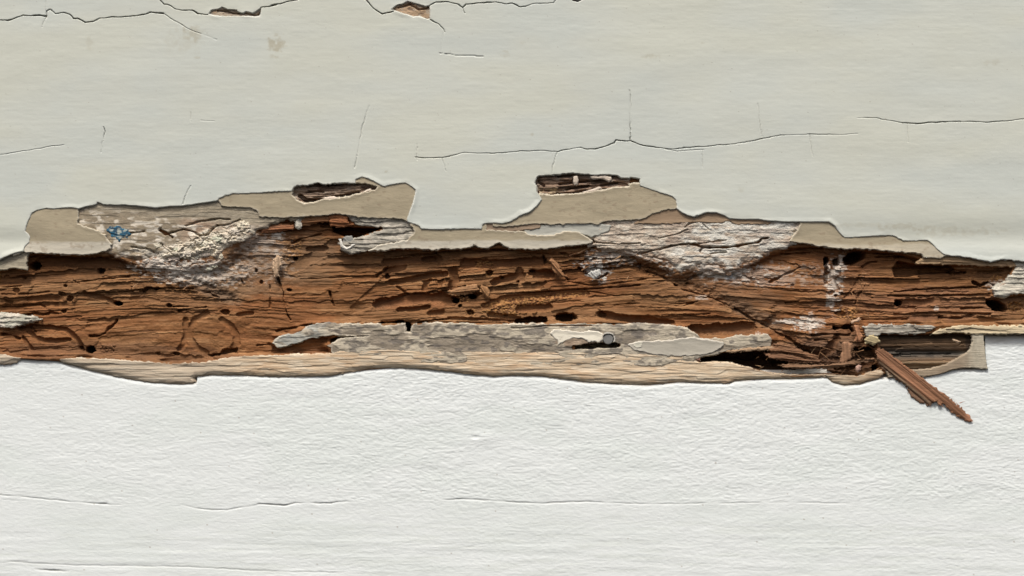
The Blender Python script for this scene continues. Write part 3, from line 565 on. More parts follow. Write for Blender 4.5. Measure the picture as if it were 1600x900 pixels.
    for (cx, cy, rx, ry, rot, d) in HOLE:
        wn_ = G.win(cx-rx*2-4, cx+rx*2+4, cy-ry*2-rx-4, cy+ry*2+rx+4)
        x = G.wx[wn_]-cx; y = G.wy[wn_]-cy; c, s = math.cos(rot), math.sin(rot)
        r = np.hypot((x*c+y*s)/rx, (-x*s+y*c)/ry) + .22*fbm(X[wn_]/3.2, Y[wn_]/2.6, 3, 138)
        H[wn_] = H[wn_] - d*sm(1.08, .72, r) 
    pel = np.zeros(X.shape)
    for poly, a in PELLET:
        k = sm(-1, 2.5, G.sdf(poly, 8, True)); pel = np.maximum(pel, k*a)
    p1 = worley(X/3.3, Y/2.7, 141)
    H = H + pel*(np.sqrt(np.clip(1-p1[0]**2*1.5, 0, 1))*3.2-2.2+1.2*(p1[2]-.5))
    # crumbling, dusty skin where the wood is soft
    soft_ = sm(.6, .3, M)*(1-gal)
    H = H + soft_*(.9*fbm(X/7, Y/5, 4, 150) + 1.2*fbm(X/28, Y/12, 3, 151))
    # walls of the opening
    ew = 3.2+2.4*fbm(X/35, Y/30, 2, 160)
    ez = np.exp(-((X-310)/100)**4-((Y-410)/45)**4)+np.exp(-((X-1095)/125)**4-((Y-415)/40)**4); ez = np.clip(ez, 0, 1)
    ew = ew+(12+14*(X < 500))*ez*(1+.5*fbm(X/14, Y/9, 3, 165)); Rz = 1.4*fbm(X/7, Y/4.5, 4, 166, .6)+.9*fbm(X/26, Y/9, 3, 167)
    top = -8.5 + .5*fbm(X/12, Y/4, 3, 161)
    k = sm(-.5, ew, S)
    # low ledges of broken wood below the upper rim
    led = 7*sm(13, 2, S)*sm(-.1, .35, fbm(X/45, Y/10, 2, 163))
    Hin = H + led*(dep < 1)
    Hin = Hin + ez*Rz
    H = (top+ez*Rz)*(1-k) + np.minimum(Hin, -9.5)*k
    # pocket at the right
    kp = sm(-.5, 2.5, SP)
    st = 5.0*(strips(6, 160, 611)[0]-.5)+2.6*(strips(2.6, 90, 631)[0]-.5)
    hp = -17+st-5*np.exp(-((Y-551)/7)**2)+4*np.exp(-((Y-568)/5)**2)-5*np.exp(-((Y-526)/3)**2)
    H = H*(1-kp)+hp*kp
    # peeled chips near the top: layered remains
    for P, dpt in ((P1, 12), (P2, 10)):
        s = G.sdf(P, 12, True); q = sm(-1, 2, s)
        lay = 5.5*(worley(U/52, (Y+.12*(X-500)*(X < 700))/5.0, 181)[2]-.5)+2.2*ridge(U/36, Y/3.2, 2, 182)+1.0*fbm(X/5, Y/3, 3, 183)
        H = np.where(q > 0, (-6)*(1-q)+(-4-dpt*.45+lay)*q, H)
    D = G.dist([(468,306),(478,313),(492,314),(508,313)], 9, True); H = H - 14*sm(4.6, 2.2, D)
    D = G.dist([(510,309),(530,306),(560,301)], 9, True); H = H - 9*sm(3, 1, D)
    for pts in ([(480,291),(500,290)],[(512,290),(535,287)],[(482,299),(505,300)]):
        D = G.dist(pts, 7, True); H = H - 6*sm(2.2, .8, D)
    for pts, w_ in (([(870,303),(900,301),(915,298)],2.2),([(875,288),(898,285),(935,282),(950,282)],1.7),([(842,284),(850,290)],2.4),([(872,276),(895,274)],1.5),([(925,275),(960,275)],1.2),([(940,290),(965,285)],1.4),([(885,296),(920,290)],1.2)):
        D = G.dist(pts, 8, True); H = H - 8*sm(w_+1, w_*.4, D)
    H = H - 25*sm(410, 400, Y)*sm(600,590,Y)*0
    # keep hidden margins well below the coats
    H = np.where((S < -3) & (SP < -3) & (Y > 330), np.minimum(H, -9.5-.25*np.clip(-S-3, 0, 10)), H)

    # openings that go right through the old coats into the eaten timber
    for pts, w_, d in (([(905,541.5),(935,540),(962,539)],6,45),([(518,533),(532,528),(574,525.3)],3,28),([(636,508),(636,518)],5,35),([(1100,561),(1140,556),(1180,558)],6,20)):
        H = H - d*sm(w_+1, w_-1, G.dist(pts, 10, True))
    H = np.where(np.hypot(X-950.5, Y-530) < 11, H-34, H)
    # ---------------- colour of the wood, with shade painted into holes and cavities
    c = np.broadcast_to(WB, X.shape+(3,)).copy()
    t = .35*(s2[0]-.5) + .4*(s3[0]-.5) + .35*(s4[0]-.5) + .55*fbm(U/80, V/4, 4, 201)
    c = mixc(c, WL, sm(.05, .5, t)*.75); c = mixc(c, WD, sm(.05, .5, -t)*.75)
    n = fbm(X/150, Y/50, 3, 205)
    c = mixc(c, np.array([.225,.12,.055]), .55*sm(-.05, .35, n)); c = mixc(c, np.array([.215,.083,.029]), .5*sm(-.05, .35, -n))
    def stain_shade(cx, cy, rx, ry, colr, a, sd_=0, ns=.8, rot=0.):
        nonlocal c
        cr, sr = math.cos(rot), math.sin(rot); dx = (X-cx); dy = (Y-cy)
        r = ((dx*cr+dy*sr)/rx)**2+((-dx*sr+dy*cr)/ry)**2
        c = mixc(c, colr, a*sm(1.25, .1, r+ns*fbm(X/16, Y/7, 4, 210+sd_)))
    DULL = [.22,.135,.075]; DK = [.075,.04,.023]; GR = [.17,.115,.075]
    stain_shade(370,425,95,48,DULL,.75,1); stain_shade(470,400,60,45,DULL,.5,2); stain_shade(330,452,55,14,GR,.75,3,.5,.45); stain_shade(480,435,60,14,[.21,.125,.065],.5,4)
    stain_shade(1130,450,110,36,[.27,.15,.08],.6,5,.8,.3); stain_shade(1180,490,70,14,GR,.6,6,.5,.5); stain_shade(130,548,200,16,[.17,.085,.042],.65,7); stain_shade(330,560,120,10,[.17,.085,.042],.6,8)
    stain_shade(470,550,60,8,[.16,.07,.03],.7,9); stain_shade(1285,562,100,34,DK,.95,10,.6); stain_shade(1180,568,90,16,[.05,.03,.02],.85,30,.3); stain_shade(1300,530,60,22,[.17,.10,.06],.6,11); stain_shade(1310,445,60,60,[.24,.115,.058],.5,12)  # near-black spot paints shade into the debris cavity
    stain_shade(520,390,50,18,[.15,.09,.05],.5,13); stain_shade(1460,475,130,30,[.24,.12,.07],.4,14); stain_shade(1140,514,70,12,[.16,.085,.04],.7,15); stain_shade(640,475,70,12,[.24,.10,.04],.6,16)
    c = mixc(c, np.array([.15,.066,.028]), .6*gal*sm(2.5, 9, dep))  # galleries coloured darker with depth
    c = mixc(c, np.array([.40,.21,.075]), .6*np.clip(pel, 0, 1)*(p1[2] > .45)*(Y < 500)); c = mixc(c, np.array([.10,.045,.02]), .6*np.clip(pel, 0, 1)*(p1[2] < .3))
    c = c*(1+.22*fbm(U/12, V/1.6, 3, 220)+.12*fbm(X/3, Y/2, 2, 221))[..., None]
    # chalky dust and filler smeared on the wood
    def dust(cx, cy, rx, ry, a, sd_, sc=9, rot=0., colr=(.58,.53,.46)):
        nonlocal c, H
        cr, sr = math.cos(rot), math.sin(rot); dx = (X-cx); dy = (Y-cy)
        r = ((dx*cr+dy*sr)/rx)**2+((-dx*sr+dy*cr)/ry)**2
        nn = fbm(X/sc, Y/(sc*.55), 5, 230+sd_, .68)
        k = sm(.62, .0, r*.8+1.6*nn-.05)*a
        c = mixc(c, colr, k); H = H + 1.1*k*(1+nn)
    dust(285,418,70,22,.95,1,6); dust(290,436,60,12,.6,31,5); dust(250,400,40,14,.9,32,6); dust(345,425,50,22,.55,2); dust(400,375,40,22,.45,3); dust(230,415,40,12,.8,9); dust(930,420,30,18,.8,4,7,.5,(.55,.54,.50)); dust(965,400,50,16,.7,5)
    dust(1110,412,110,24,.85,6,11,.1); dust(1070,400,60,16,.7,7); dust(1305,440,16,48,.75,8,7); dust(1318,410,12,14,.7,10,5); dust(1262,505,30,12,.85,11,6); dust(1225,503,18,4,.8,12,12)
    dust(1270,505,26,18,.4,13); dust(433,365,10,12,.9,14,5); dust(432,405,8,26,.5,15,5); dust(1190,525,12,6,.7,16,5); dust(1095,465,16,4,.5,17,5); dust(1145,432,12,8,.7,18,4,0,(.42,.46,.50)); dust(1466,481,5,5,.6,19,4); dust(410,400,50,45,.25,20,6)
    dust(1560,445,18,10,.5,21,6); dust(1200,430,120,20,.3,22,8)
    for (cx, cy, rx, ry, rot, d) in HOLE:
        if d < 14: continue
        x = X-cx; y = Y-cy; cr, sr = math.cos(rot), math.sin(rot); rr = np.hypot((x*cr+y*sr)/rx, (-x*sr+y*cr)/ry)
        c = mixc(c, [.05,.025,.014], .8*sm(.92, .6, rr))  # hole interiors painted near black to deepen their shade
    # pocket colours
    pk = np.broadcast_to(np.array([.145,.09,.05]), X.shape+(3,)).copy()*(1+.8*fbm(U/70, Y/3, 3, 241))[..., None]
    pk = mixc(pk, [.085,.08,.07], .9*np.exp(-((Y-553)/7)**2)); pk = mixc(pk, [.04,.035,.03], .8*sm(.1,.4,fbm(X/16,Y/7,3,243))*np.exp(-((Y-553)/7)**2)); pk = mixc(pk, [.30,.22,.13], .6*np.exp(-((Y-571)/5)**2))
    pk = mixc(pk, [.40,.34,.25], .6*sm(1496, 1512, X)*sm(545, 556, Y))
    pk = mixc(pk, [.05,.035,.025], .85*sm(8, 4, np.hypot((X-1517)*.9, (Y-538)*.5))+.6*np.exp(-((Y-527)/3)**2))  # right end painted dark as depth shade; dark strip along the top
    c = mixc(c, 0, kp)+pk*kp[..., None]
    # chips at the top: brown-grey layered
    for P, b1, b2 in ((P1, [.30,.22,.16], [.12,.075,.05]), (P2, [.27,.185,.13], [.12,.08,.055])):
        q = sm(-2, 0, G.sdf(P, 8, True)); cc = np.broadcast_to(np.array(b1), X.shape+(3,)).copy()
        cc = mixc(cc, b2, sm(-.05, .35, fbm(X/22, Y/3.2, 4, 251))); cc = mixc(cc, [.40,.35,.28], .5*sm(.2, .5, fbm(X/14, Y/5, 4, 253)))
        c = c*(1-q[..., None])+cc*q[..., None]
    q = sm(1.2, .2, ((X-857)/22)**2+((Y-299)/9)**2); c = mixc(c, [.45,.35,.22], q*.8*sm(-.2, .2, fbm(X/5, Y/2.5, 3, 260)))
    keep = np.ones(X.shape, bool)
    lim = G.sdf([(-200,250),(1800,250),(1800,516),(1532,522),(1541,570),(1510,570),(1480,578),(1440,585),(1385,584),(1340,592),(1293,587),(1150,592),(1000,596),(800,583),(650,572),(520,582),(330,582),(240,592),(110,566),(30,560),(-200,566)], 6)
    H = H - 14*sm(0, 2, -lim)
    keep = lim > -3
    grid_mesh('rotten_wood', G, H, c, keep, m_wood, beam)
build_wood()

# small wood fragments standing in front of the rot
def wpiece(name, poly, z, thick, ang, colr, parent, mat=m_wood, tilt=(0, 0), amp=2.0, closed=True, rag=1.5, step=(.9, .7), cf=None):
    ca, sa = math.cos(ang), math.sin(ang)
    cx = sum(p[0] for p in poly)/len(poly); cy = sum(p[1] for p in poly)/len(poly)
    def hf(X, Y, S, G):
        u = (X-cx)*ca+(Y-cy)*sa; v = -(X-cx)*sa+(Y-cy)*ca
        return z + tilt[0]*(X-cx)+tilt[1]*(Y-cy) + amp*(1.3*ridge(u/50, v/4.2, 2, 801)+1.2*(worley(u/60, v/5.5, 803)[2]-.5)+.5*fbm(u/15, v/2, 3, 805))
    def c_(X, Y, S, H):
        u = (X-cx)*ca+(Y-cy)*sa; v = -(X-cx)*sa+(Y-cy)*ca
        c = np.broadcast_to(np.array(colr), X.shape+(3,)).copy()*(1+.45*fbm(u/60, v/3, 4, 807))[..., None]
        return c
    return layer(name, [poly], hf, cf or c_, mat, parent, thick=thick, closed=closed, rag=rag, ragscale=3, step=step)
wpiece('wood_flake', [(514,336),(530,334),(544,338),(543,346),(552,350),(546,354),(530,355),(517,353),(513,346)], -7, 4, .05, [.30,.125,.055], beam)
wpiece('wood_flake', [(470,341),(490,337),(514,338),(515,346),(500,347),(480,352),(466,352)], -8.5, 4, -.05, [.30,.15,.07], beam)
wpiece('wood_flake', [(410,352),(440,350),(460,351),(458,358),(430,362),(408,364)], -9.5, 4, -.05, [.33,.15,.075], beam)
wpiece('wood_flake', [(1317,536),(1323,534),(1333,537),(1331,560),(1324,567),(1313,568),(1316,552)], -7, 5, 1.5, [.27,.15,.085], beam, amp=.9)
wpiece('wood_flake', [(1333,509),(1342,508),(1345,520),(1349,528),(1344,534),(1337,532),(1338,522)], -4, 4, 1.3, [.38,.19,.10], beam)
wpiece('wood_flake', [(1330,502),(1338,499),(1343,496),(1344,499),(1338,503),(1331,505)], -1, 3, -.4, [.55,.38,.26], beam, amp=.4)
wpiece('wood_flake', [(858,406),(864,404),(872,412),(881,428),(886,432),(876,431),(866,424)], -9, 4, .9, [.32,.165,.08], beam)
wpiece('wood_flake', [(700,455),(720,448),(745,443),(748,452),(735,459),(706,462)], -12, 4, -.08, [.32,.175,.085], beam)
wpiece('wood_flake', [(752,446),(760,448),(765,457),(764,464),(756,461),(750,456)], -12, 4, 1.0, [.31,.165,.075], beam)
wpiece('wood_flake', [(1200,541),(1216,536),(1236,540),(1258,550),(1278,556),(1280,561),(1255,559),(1228,552),(1205,549)], -6, 5, .15, [.21,.11,.058], beam)
wpiece('wood_flake', [(1195,552),(1230,553),(1255,560),(1284,562),(1281,567),(1240,565),(1205,561)], -7, 4, .12, [.19,.10,.055], beam)
wpiece('wood_flake', [(1215,571),(1245,568),(1278,571),(1300,570),(1340,563),(1366,560),(1366,564),(1338,569),(1300,576),(1270,576),(1235,576)], -6, 4, -.03, [.20,.115,.065], beam)
wpiece('wood_flake', [(1085,561),(1088,559),(1095,560),(1094,564),(1086,564)], -7, 4, 0, [.30,.17,.13], beam, amp=.3)
wpiece('wood_flake', [(1130,549),(1170,544),(1210,541),(1212,546),(1180,548),(1145,551)], -6, 4, -.08, [.38,.26,.16], beam, amp=.5)
wpiece('filler_smear', [(425,407),(432,399),(440,402),(438,415),(433,424),(436,432),(428,432),(424,420)], -10, 5, 1.5, [.46,.33,.22], beam, mat=m_crust)
wpiece('filler_smear', [(459,343),(468,341),(471,352),(468,358),(461,355)], -5, 5, 1.5, [.55,.52,.44], beam, mat=m_crust, amp=.5)
wpiece('yellow_paint_flake', [(1352,528),(1362,523),(1372,527),(1377,534),(1368,538),(1364,541),(1360,536),(1352,536)], -3, 3, .3, [.46,.38,.22], beam, mat=m_under, amp=.5, tilt=(.05, -.15))
wpiece('blue_paint_remnant', [(165,357),(171,354),(186,353),(189,357),(198,357),(200,362),(206,366),(198,369),(200,373),(192,372),(186,377),(180,371),(173,370),(172,364),(166,362)], -2.8, 3, .2, [.0,.0,.0], beam, mat=m_under, amp=.6, rag=2.4,
       cf=lambda X, Y, S, H: mixc(mixc(np.broadcast_to(np.array([.025,.11,.18]), X.shape+(3,))*(1+.5*fbm(X/4, Y/4, 3, 3))[..., None], [.42,.44,.38], .9*sm(.0, .3, fbm((X+Y)/5, (Y-X*.4)/3, 3, 11)+.15*sm(4,9,S))), [.03,.07,.11], sm(.15,.45,fbm(X/6,Y/3,3,17))))
wpiece('silver_paint_curl', [(535,372),(540,368),(549,369),(553,378),(546,385),(539,383)], -7, 3, .8, [.25,.25,.23], beam, mat=m_under, amp=.8)
wpiece('silver_paint_curl', [(530,374),(533,374),(536,383),(542,388),(552,381),(558,376),(560,378),(551,386),(541,391),(533,387)], -3.5, 3, .8, [.60,.58,.52], beam, mat=m_under, amp=.3, rag=1.0)
wpiece('plaster_shard', [(918,427),(927,423),(938,420),(940,428),(930,437),(924,434)], -10, 4, .8, [.46,.46,.43], beam, mat=m_crust, amp=1.0)

# slivers and fibres: tapered, bent, each a separate part of the timber
def sliver_mesh(L, wdt, bend, seed, colr):
    rnd = random.Random(seed); bm = bmesh.new(); n = 7; rings = []
    for i in range(n):
        t = i/(n-1); r = wdt*(1-.75*t)*(.8+.4*rnd.random()); ring = []
        for k in range(5):
            a = k/5*2*math.pi+.3*i
            ring.append(bm.verts.new((t*L*S_, (-bend*t*t*L + r*.6*math.sin(a)+rnd.uniform(-.1, .1))*S_, (r*math.cos(a)+bend*.6*math.sin(t*3)*L*.3)*S_)))
        rings.append(ring)
    for i in range(n-1):
        for k in range(5): bm.faces.new((rings[i][k], rings[i][(k+1) % 5], rings[i+1][(k+1) % 5], rings[i+1][k]))
    bm.faces.new(rings[0][::-1]); bm.faces.new(rings[-1])
    bmesh.ops.recalc_face_normals(bm, faces=bm.faces)
    me = bpy.data.meshes.new('sliver'); bm.to_mesh(me); bm.free()
    at = me.color_attributes.new("Col", 'FLOAT_COLOR', 'POINT')
    at.data.foreach_set("color", np.tile(np.array(list(colr)+[1], np.float32), len(me.vertices)))
    me.materials.append(m_wood); return me
rnd = random.Random(9)
def put_sliver(px, py, z, L, wdt, ang, bend, colr):
    o = bpy.data.objects.new('wood_sliver', sliver_mesh(L, wdt, bend, rnd.randrange(9999), colr)); C.objects.link(o)
    o.parent = beam; o.location = ((px-800)*S_, -z*S_, (450-py)*S_); o.rotation_euler = (0, -ang, 0)
tones = [(.33,.18,.09),(.24,.125,.06),(.18,.09,.045),(.40,.25,.14),(.14,.07,.035)]
for k in range(46):
    x = rnd.uniform(1185, 1372); y = rnd.uniform(540, 583)
    if y < 565 and x < 1200: y += 14
    put_sliver(x, y, rnd.uniform(-14, -9), rnd.uniform(5, 20), rnd.uniform(.3, .95), rnd.choice([0, math.pi])+rnd.gauss(0, .55), rnd.uniform(-.1, .25), rnd.choice(tones))
for k in range(16):
    put_sliver(rnd.uniform(855, 1000), rnd.uniform(392, 440), rnd.uniform(-12, -8), rnd.uniform(6, 20), rnd.uniform(.6, 1.4), rnd.choice([0, math.pi])+rnd.gauss(0, .6), rnd.uniform(0, .2), rnd.choice(tones[:4]))
for k in range(14):
    put_sliver(rnd.uniform(1310, 1368), rnd.uniform(430, 520), rnd.uniform(-13, -9), rnd.uniform(6, 16), rnd.uniform(.5, 1.1), rnd.gauss(-.8, .4), rnd.uniform(0, .2), rnd.choice(tones[:4]))
for k in range(14):
    put_sliver(rnd.uniform(200, 330), rnd.uniform(436, 470), rnd.uniform(-14, -11), rnd.uniform(6, 18), rnd.uniform(.5, 1.2), rnd.gauss(.2, .3), rnd.uniform(0, .2), rnd.choice(tones[:4]))

# ================================================================== LOWER WHITE BOARD
WEDGE = [(-200,566),(10,566),(32,561),(60,563),(84,562)]+PBOT[1:]+[(1302,597),(1320,602),(1345,600),(1378,590),(1440,590),(1490,577),(1541,577),(1542,524),(1800,524)]
def build_white():
    ys = np.concatenate([np.arange(512, 620, .9), np.arange(620, 925, 1.05), np.arange(926, 1040, 6)])
    G = Grid(xgrid(-170, 1770, 1.15), ys); X, Y = G.X, G.Y
    base = -11.5 + .10*(Y-580)
    wp = X + 10*fbm(X/60, Y/40, 2, 900)
    yy = Y + .08*(X-800)*sm(700, 1500, X)*.6 + 3*fbm(X/40, Y/20, 2, 901)
    r = .42*fbm(wp/6.5, yy/2.5, 3, 903, .5) + .20*ridge(wp/9, yy/2.9, 2, 905) + .45*fbm(X/45, Y/16, 2, 907)
    amp = .9+.25*fbm(X/160, Y/70, 2, 909)
    amp = amp*(1-.45*sm(770, 800, Y))*(1-.35*sm(600, 0, X)) + .25*sm(600, 570, Y)
    H = base + r*amp*1.0
    # smoother bottom boards seam & cracks
    H = H + .45*fbm(X/120, Y/9, 3, 911)*sm(800, 850, Y)
    H = H + 1.0*np.exp(-((X-752)/22)**2-((Y-684)/7)**2) - 1.6*np.exp(-((X-742)/9)**2-((Y-683)/3)**2)
    col = np.broadcast_to(WHITE, X.shape+(3,)).copy()
    n = fbm(X/160, Y/60, 3, 915); col = mixc(col, WHITE*[.95, .965, .95], sm(-.2, .4, n)*.8)
    col = mixc(col, WHITE*[.93,.94,.91], .6*sm(.0, .5, fbm(X/60, Y/5, 3, 918))*sm(780, 830, Y))
    cr = [([(-30,772),(0,773),(30,775),(90,781),(145,786),(190,788)],.8,.5),([(145,786),(190,788)],1.1,.6),([(285,788),(305,793),(330,796),(355,796),(380,792),(400,789)],.8,.6),([(395,790),(405,787),(425,788),(445,789),(462,786),(480,784)],1.1,1.0),([(480,784),(500,786),(520,785),(540,783),(560,784)],1.0,.75),
          ([(690,780),(720,779),(760,781),(800,784),(845,786),(880,784),(920,783),(950,785)],1.0,.6),([(950,785),(1020,787),(1100,786),(1200,784),(1330,786)],.8,.35),([(20,876),(46,876)],2.0,1),([(58,887),(80,889),(110,891)],1.4,.9),([(0,878),(20,876),(80,880),(160,882),(300,884),(400,890),(560,893)],.9,.35),
          ([(720,854),(745,853)],1.0,.4),([(530,876),(545,876)],.8,.5)]
    for pts, hw, a in cr:
        D = G.dist(pts, 9); a = a*np.clip(.95+1.2*fbm(X/30, Y/30, 2, 66), .15, 1)*sm(pts[0][0]-8, pts[0][0]+25, X)*sm(pts[-1][0]+8, pts[-1][0]-25, X); H = H - a*3.0*sm(hw*.8+1.0, hw*.2, D)*(.6+.0*a)
        col = mixc(col, [.22,.21,.19], .75*a*sm(hw*.8+.5, hw*.2, D))
    f = worley(X/75, Y/60, 931); col = mixc(col, [.25,.2,.15], .6*sm(.022, .010, f[0])*(f[2] > .5))
    for (x, y, s_) in ((1118,723,2.2),(1570,637,1.5),(757,676,1.2),(127,617,1.5)): col = mixc(col, [.2,.16,.12], .7*sm(s_, s_*.3, np.hypot(X-x, Y-y)))
    # band darkening towards the timber, with a grey smear at right
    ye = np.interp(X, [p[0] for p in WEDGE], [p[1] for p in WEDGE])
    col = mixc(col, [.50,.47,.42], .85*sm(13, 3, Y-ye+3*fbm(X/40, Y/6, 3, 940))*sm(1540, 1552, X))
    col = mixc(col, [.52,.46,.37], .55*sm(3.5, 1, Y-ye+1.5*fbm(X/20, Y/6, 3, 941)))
    lim = Y - (ye-14)
    keep = lim > 0
    H = H - 2.0*sm(7, -1, Y-ye) - 9*sm(1, -3, Y-ye)
    grid_mesh('topcoat', G, H, col, keep, m_white, lower)
build_white()

# ================================================================== LOOSE THINGS
SPL = [(1370,549),(1374,544),(1381,546),(1395,556),(1408,566),(1424,577),(1450,598),(1470,611),(1484,622),(1490,628),(1502,637),(1510,646),(1514,650),(1520,658),(1515,659),(1500,652),(1484,641),(1478,635),(1474,631),(1470,634),(1466,633),(1465,628),(1458,628),(1455,632),(1450,635),(1446,631),(1438,629),(1430,624),(1422,616),(1418,606),(1415,600),(1404,595),(1398,590),(1388,581),(1378,574),(1372,562)]
def spl_h(X, Y, S, G):
    ca, sa = math.cos(.67), math.sin(.67); u = (X-1372)*ca+(Y-548)*sa; v = -(X-1372)*sa+(Y-548)*ca
    return -6 + .035*u + 2.0*np.exp(-((v-8)/3.0)**2) + .6*ridge(u/90, v/4.0, 2, 11) + .8*fbm(u/40, v/1.8, 3, 12) - 2.0*sm(12, 20, v) - 1.5*np.exp(-((v-14-.03*u)/1.3)**2)
def spl_c(X, Y, S, H):
    ca, sa = math.cos(.67), math.sin(.67); u = (X-1372)*ca+(Y-548)*sa; v = -(X-1372)*sa+(Y-548)*ca
    c = np.broadcast_to(np.array([.21,.105,.058]), X.shape+(3,))*(1+.5*fbm(u/70, v/2.6, 3, 14)+.5*fbm(u/60, v/1.1, 2, 15))[..., None]
    c = mixc(c, [.20,.125,.08], .8*sm(10, 14, v)); c = mixc(c, [.42,.29,.18], .7*np.exp(-((v-11.5-.02*u)/1.4)**2)); c = mixc(c, [.12,.07,.045], .8*np.exp(-((v-14-.03*u)/1.2)**2)); c = mixc(c, [.50,.25,.15], .6*sm(165, 178, u))
    return c
sp = layer('wood_splinter', [SPL], spl_h, spl_c, m_wood, None, thick=3.6, closed=True, rag=1.7, ragscale=3, step=(.8, .8))
tag(sp, 'long reddish brown splinter hanging diagonally off the timber over the white board', 'splinter')
sm_spl = bpy.data.objects.new('wood_fibre', sliver_mesh(9, .9, .1, 5, (.35,.17,.11))); C.objects.link(sm_spl); sm_spl.location = ((1494-800)*S_, -.012, (450-636)*S_); sm_spl.rotation_euler = (0, -2.0, 0); sm_spl.parent = sp
o = bpy.data.objects.new('wood_fibre', sliver_mesh(8, .7, .1, 6, (.35,.17,.11))); C.objects.link(o); o.location = ((1496-800)*S_, -.0115, (450-629)*S_); o.rotation_euler = (0, .35*-1, 0); o.parent = sp

for fx, fy, fl, fw, fa in ((1500,646,16,.6,.62),(1492,640,20,.7,.75),(1470,630,10,.6,1.0),(1452,630,8,.5,1.2),(1478,618,14,.5,.5),(1440,592,16,.5,.62),(1422,612,9,.5,1.1),(1510,652,9,.5,.9)):
    o = bpy.data.objects.new('wood_fibre', sliver_mesh(fl, fw, .05, int(fx), (.27,.14,.08))); C.objects.link(o); o.parent = sp
    o.location = ((fx-800)*S_, 2.0*S_, (450-fy)*S_); o.rotation_euler = (0, fa, 0)

# nail
def nail():
    t = thing('nail', 'round dull grey nail head set in a pale socket in the grey strip', 'nail')
    t.location = ((950.5-800)*S_, 10*S_, (450-530)*S_)
    def lathe(name, prof, parent, colr):
        bm = bmesh.new(); rings = []
        for (r, d) in prof: rings.append([bm.verts.new((r*S_*math.cos(a), -d*S_, r*S_*math.sin(a))) for a in [i/32*2*math.pi for i in range(32)]])
        for a, b in zip(rings[:-1], rings[1:]):
            for i in range(32): bm.faces.new((a[i], a[(i+1) % 32], b[(i+1) % 32], b[i]))
        bm.faces.new(rings[0][::-1]); bm.faces.new(rings[-1]); bmesh.ops.recalc_face_normals(bm, faces=bm.faces)
        me = bpy.data.meshes.new(name); bm.to_mesh(me); bm.free(); at = me.color_attributes.new("Col", 'FLOAT_COLOR', 'POINT')
        at.data.foreach_set("color", np.tile(np.array(list(colr)+[1], np.float32), len(me.vertices))); me.materials.append(m_metal)
        for p in me.polygons: p.use_smooth = len(p.vertices) == 4
        ob = bpy.data.objects.new(name, me); C.objects.link(ob); ob.parent = parent
    lathe('shank', [(4, -30), (4, -3)], t, (.2, .19, .17)); lathe('head', [(7.4, -3), (8.2, -2.2), (8.2, .6), (7.4, 1.5), (7.0, 1.6)], t, (.18, .18, .172))
nail()

# paint chips standing in the right-hand peeled pocket
chipc = lambda X, Y, S, H: np.broadcast_to(np.array([.58,.50,.41]), X.shape+(3,))*(1+.1*fbm(X/5, Y/5, 2, 3))[..., None]
for nm, poly, z, lab in (('paint_chip', [(897,276),(902,275),(903,281),(902,288),(898,288),(896,284)], -1.5, 'tiny upright cream paint chip stuck in the right-hand peeled pocket'),
                         ('paint_chip', [(923,276),(932,273),(934,276),(945,274),(955,277),(955,281),(951,284),(944,279),(935,279),(925,279)], -1.5, 'curved cream paint chip under the top rim of the right-hand peeled pocket'),
                         ('paint_chip', [(911,300),(925,296),(937,292),(940,294),(933,298),(920,302),(913,303)], -1.5, 'long thin cream paint chip slanting along the bottom of the right-hand peeled pocket'),
                         ('paint_chip', [(506,309),(512,308),(522,307),(529,310),(527,312),(516,312),(508,315)], -2, 'small pale paint chip at the bottom rim of the left-hand peeled pocket'),
                         ('paint_chip', [(566,301),(572,297),(579,295),(580,298),(573,300),(568,303)], -1.5, 'narrow white paint chip at the right end of the left-hand peeled pocket')):
    tag(wpiece(nm, poly, z, 2.2, .2, [.58,.50,.41], None, mat=m_under, amp=.25, rag=.35, step=(.6, .5), cf=chipc), lab, 'paint chip')
tag(wpiece('wood_chip', [(1338,574),(1342,570),(1346,572),(1345,578),(1341,582),(1338,579)], -5, 4, 1.2, [.42,.27,.21], None, amp=.4, rag=.5), 'small pinkish wood chip among dark debris left of the splinter base', 'wood chip')
tag(wpiece('wood_strand', [(1490,530),(1494,531),(1502,534),(1499,535),(1492,533)], -8, 2, .4, [.45,.33,.22], None, amp=.2, rag=.2, step=(.5,.5)), 'short pale wood strand lying across the dark pocket at the right', 'wood strand')

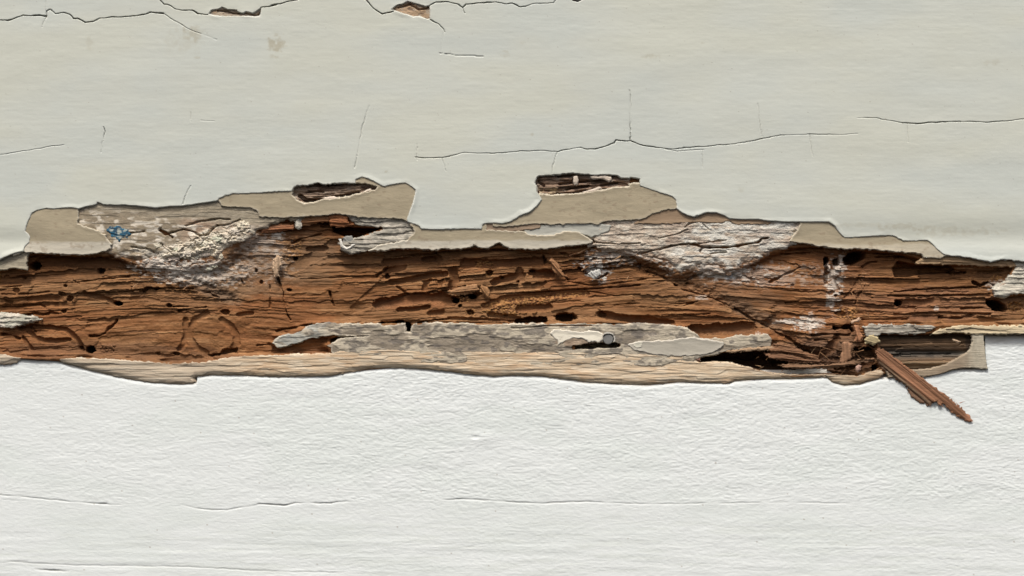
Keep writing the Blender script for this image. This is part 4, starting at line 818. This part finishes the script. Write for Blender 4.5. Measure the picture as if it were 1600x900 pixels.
# lumps of crumbled filler
def lump(px, py, rx, ry, z, seed, colr, lab=None):
    bm = bmesh.new(); bmesh.ops.create_icosphere(bm, subdivisions=4, radius=1)
    P = np.array([v.co[:] for v in bm.verts])
    wl = worley(P[:, 0]*1.9+seed+P[:, 1], P[:, 2]*1.9+P[:, 1]*.7, seed+8); n = 1.1*fbm(P[:, 0]*1.7+seed, P[:, 2]*1.7+P[:, 1], 5, seed, .65)+1.1*(sm(0, .5, wl[1]-wl[0])-.6)+.5*(wl[2]-.5)
    for v, k in zip(bm.verts, n):
        s = 1+.38*k; v.co = (v.co.x*s*rx*S_, v.co.y*s*min(rx, ry)*.5*S_, v.co.z*s*ry*S_)
    me = bpy.data.meshes.new('filler_crumb'); bm.to_mesh(me); bm.free()
    at = me.color_attributes.new("Col", 'FLOAT_COLOR', 'POINT'); at.data.foreach_set("color", np.tile(np.array(list(colr)+[1], np.float32), len(me.vertices)))
    for p in me.polygons: p.use_smooth = True
    me.materials.append(m_crust)
    o = bpy.data.objects.new('filler_crumb', me); C.objects.link(o); o.location = ((px-800)*S_, -z*S_, (450-py)*S_)
    tag(o, lab or 'off-white crumb of old filler on the upper left rim', 'filler crumb', 'crumbs of old filler on the upper left rim')
CRUMBS = [(378,352,12,7,-4.5),(387,360,8,4.5,-5),(366,362,9,6,-5),(342,374,12,6,-5),(352,368,8,5,-5),(374,372,7,4,-7),(383,369,6,3.5,-7),(318,382,9,5,-5.5),(327,386,6,4,-6),(310,392,7,4,-6),(300,386,6,4,-6),(339,392,3.5,5,-8),(343,400,4,6,-9),(393,363,5,3,-6),(290,397,12,6,-6.5),(276,390,8,5,-6),(262,386,7,4,-6),(320,398,6,3.5,-8),(334,415,6,3.5,-12),(326,420,5,3,-13),(270,404,9,5,-7),(244,384,7,4,-6),(306,402,6,3,-8)]
words = ['leftmost','second from left','third from left','fourth from left','fifth from left','sixth from left','seventh from left','eighth from left','ninth from left','tenth from left','eleventh from left','middle','eleventh from right','tenth from right','ninth from right','eighth from right','seventh from right','sixth from right','fifth from right','fourth from right','third from right','second from right','rightmost']
ORD = [None]*len(CRUMBS)
for k, i in enumerate(sorted(range(len(CRUMBS)), key=lambda i: CRUMBS[i][0])):
    ORD[i] = words[k]+' of the off-white filler crumbs along the upper left rim'
for i, (x, y, rx, ry, z) in enumerate(CRUMBS):
    lump(x, y, rx, ry, z, 20+i*3, (.66-.02*(i % 4), .60-.02*(i % 3), .47), ORD[i])
print('objects', len(bpy.data.objects), 'verts', sum(len(m.vertices) for m in bpy.data.meshes))
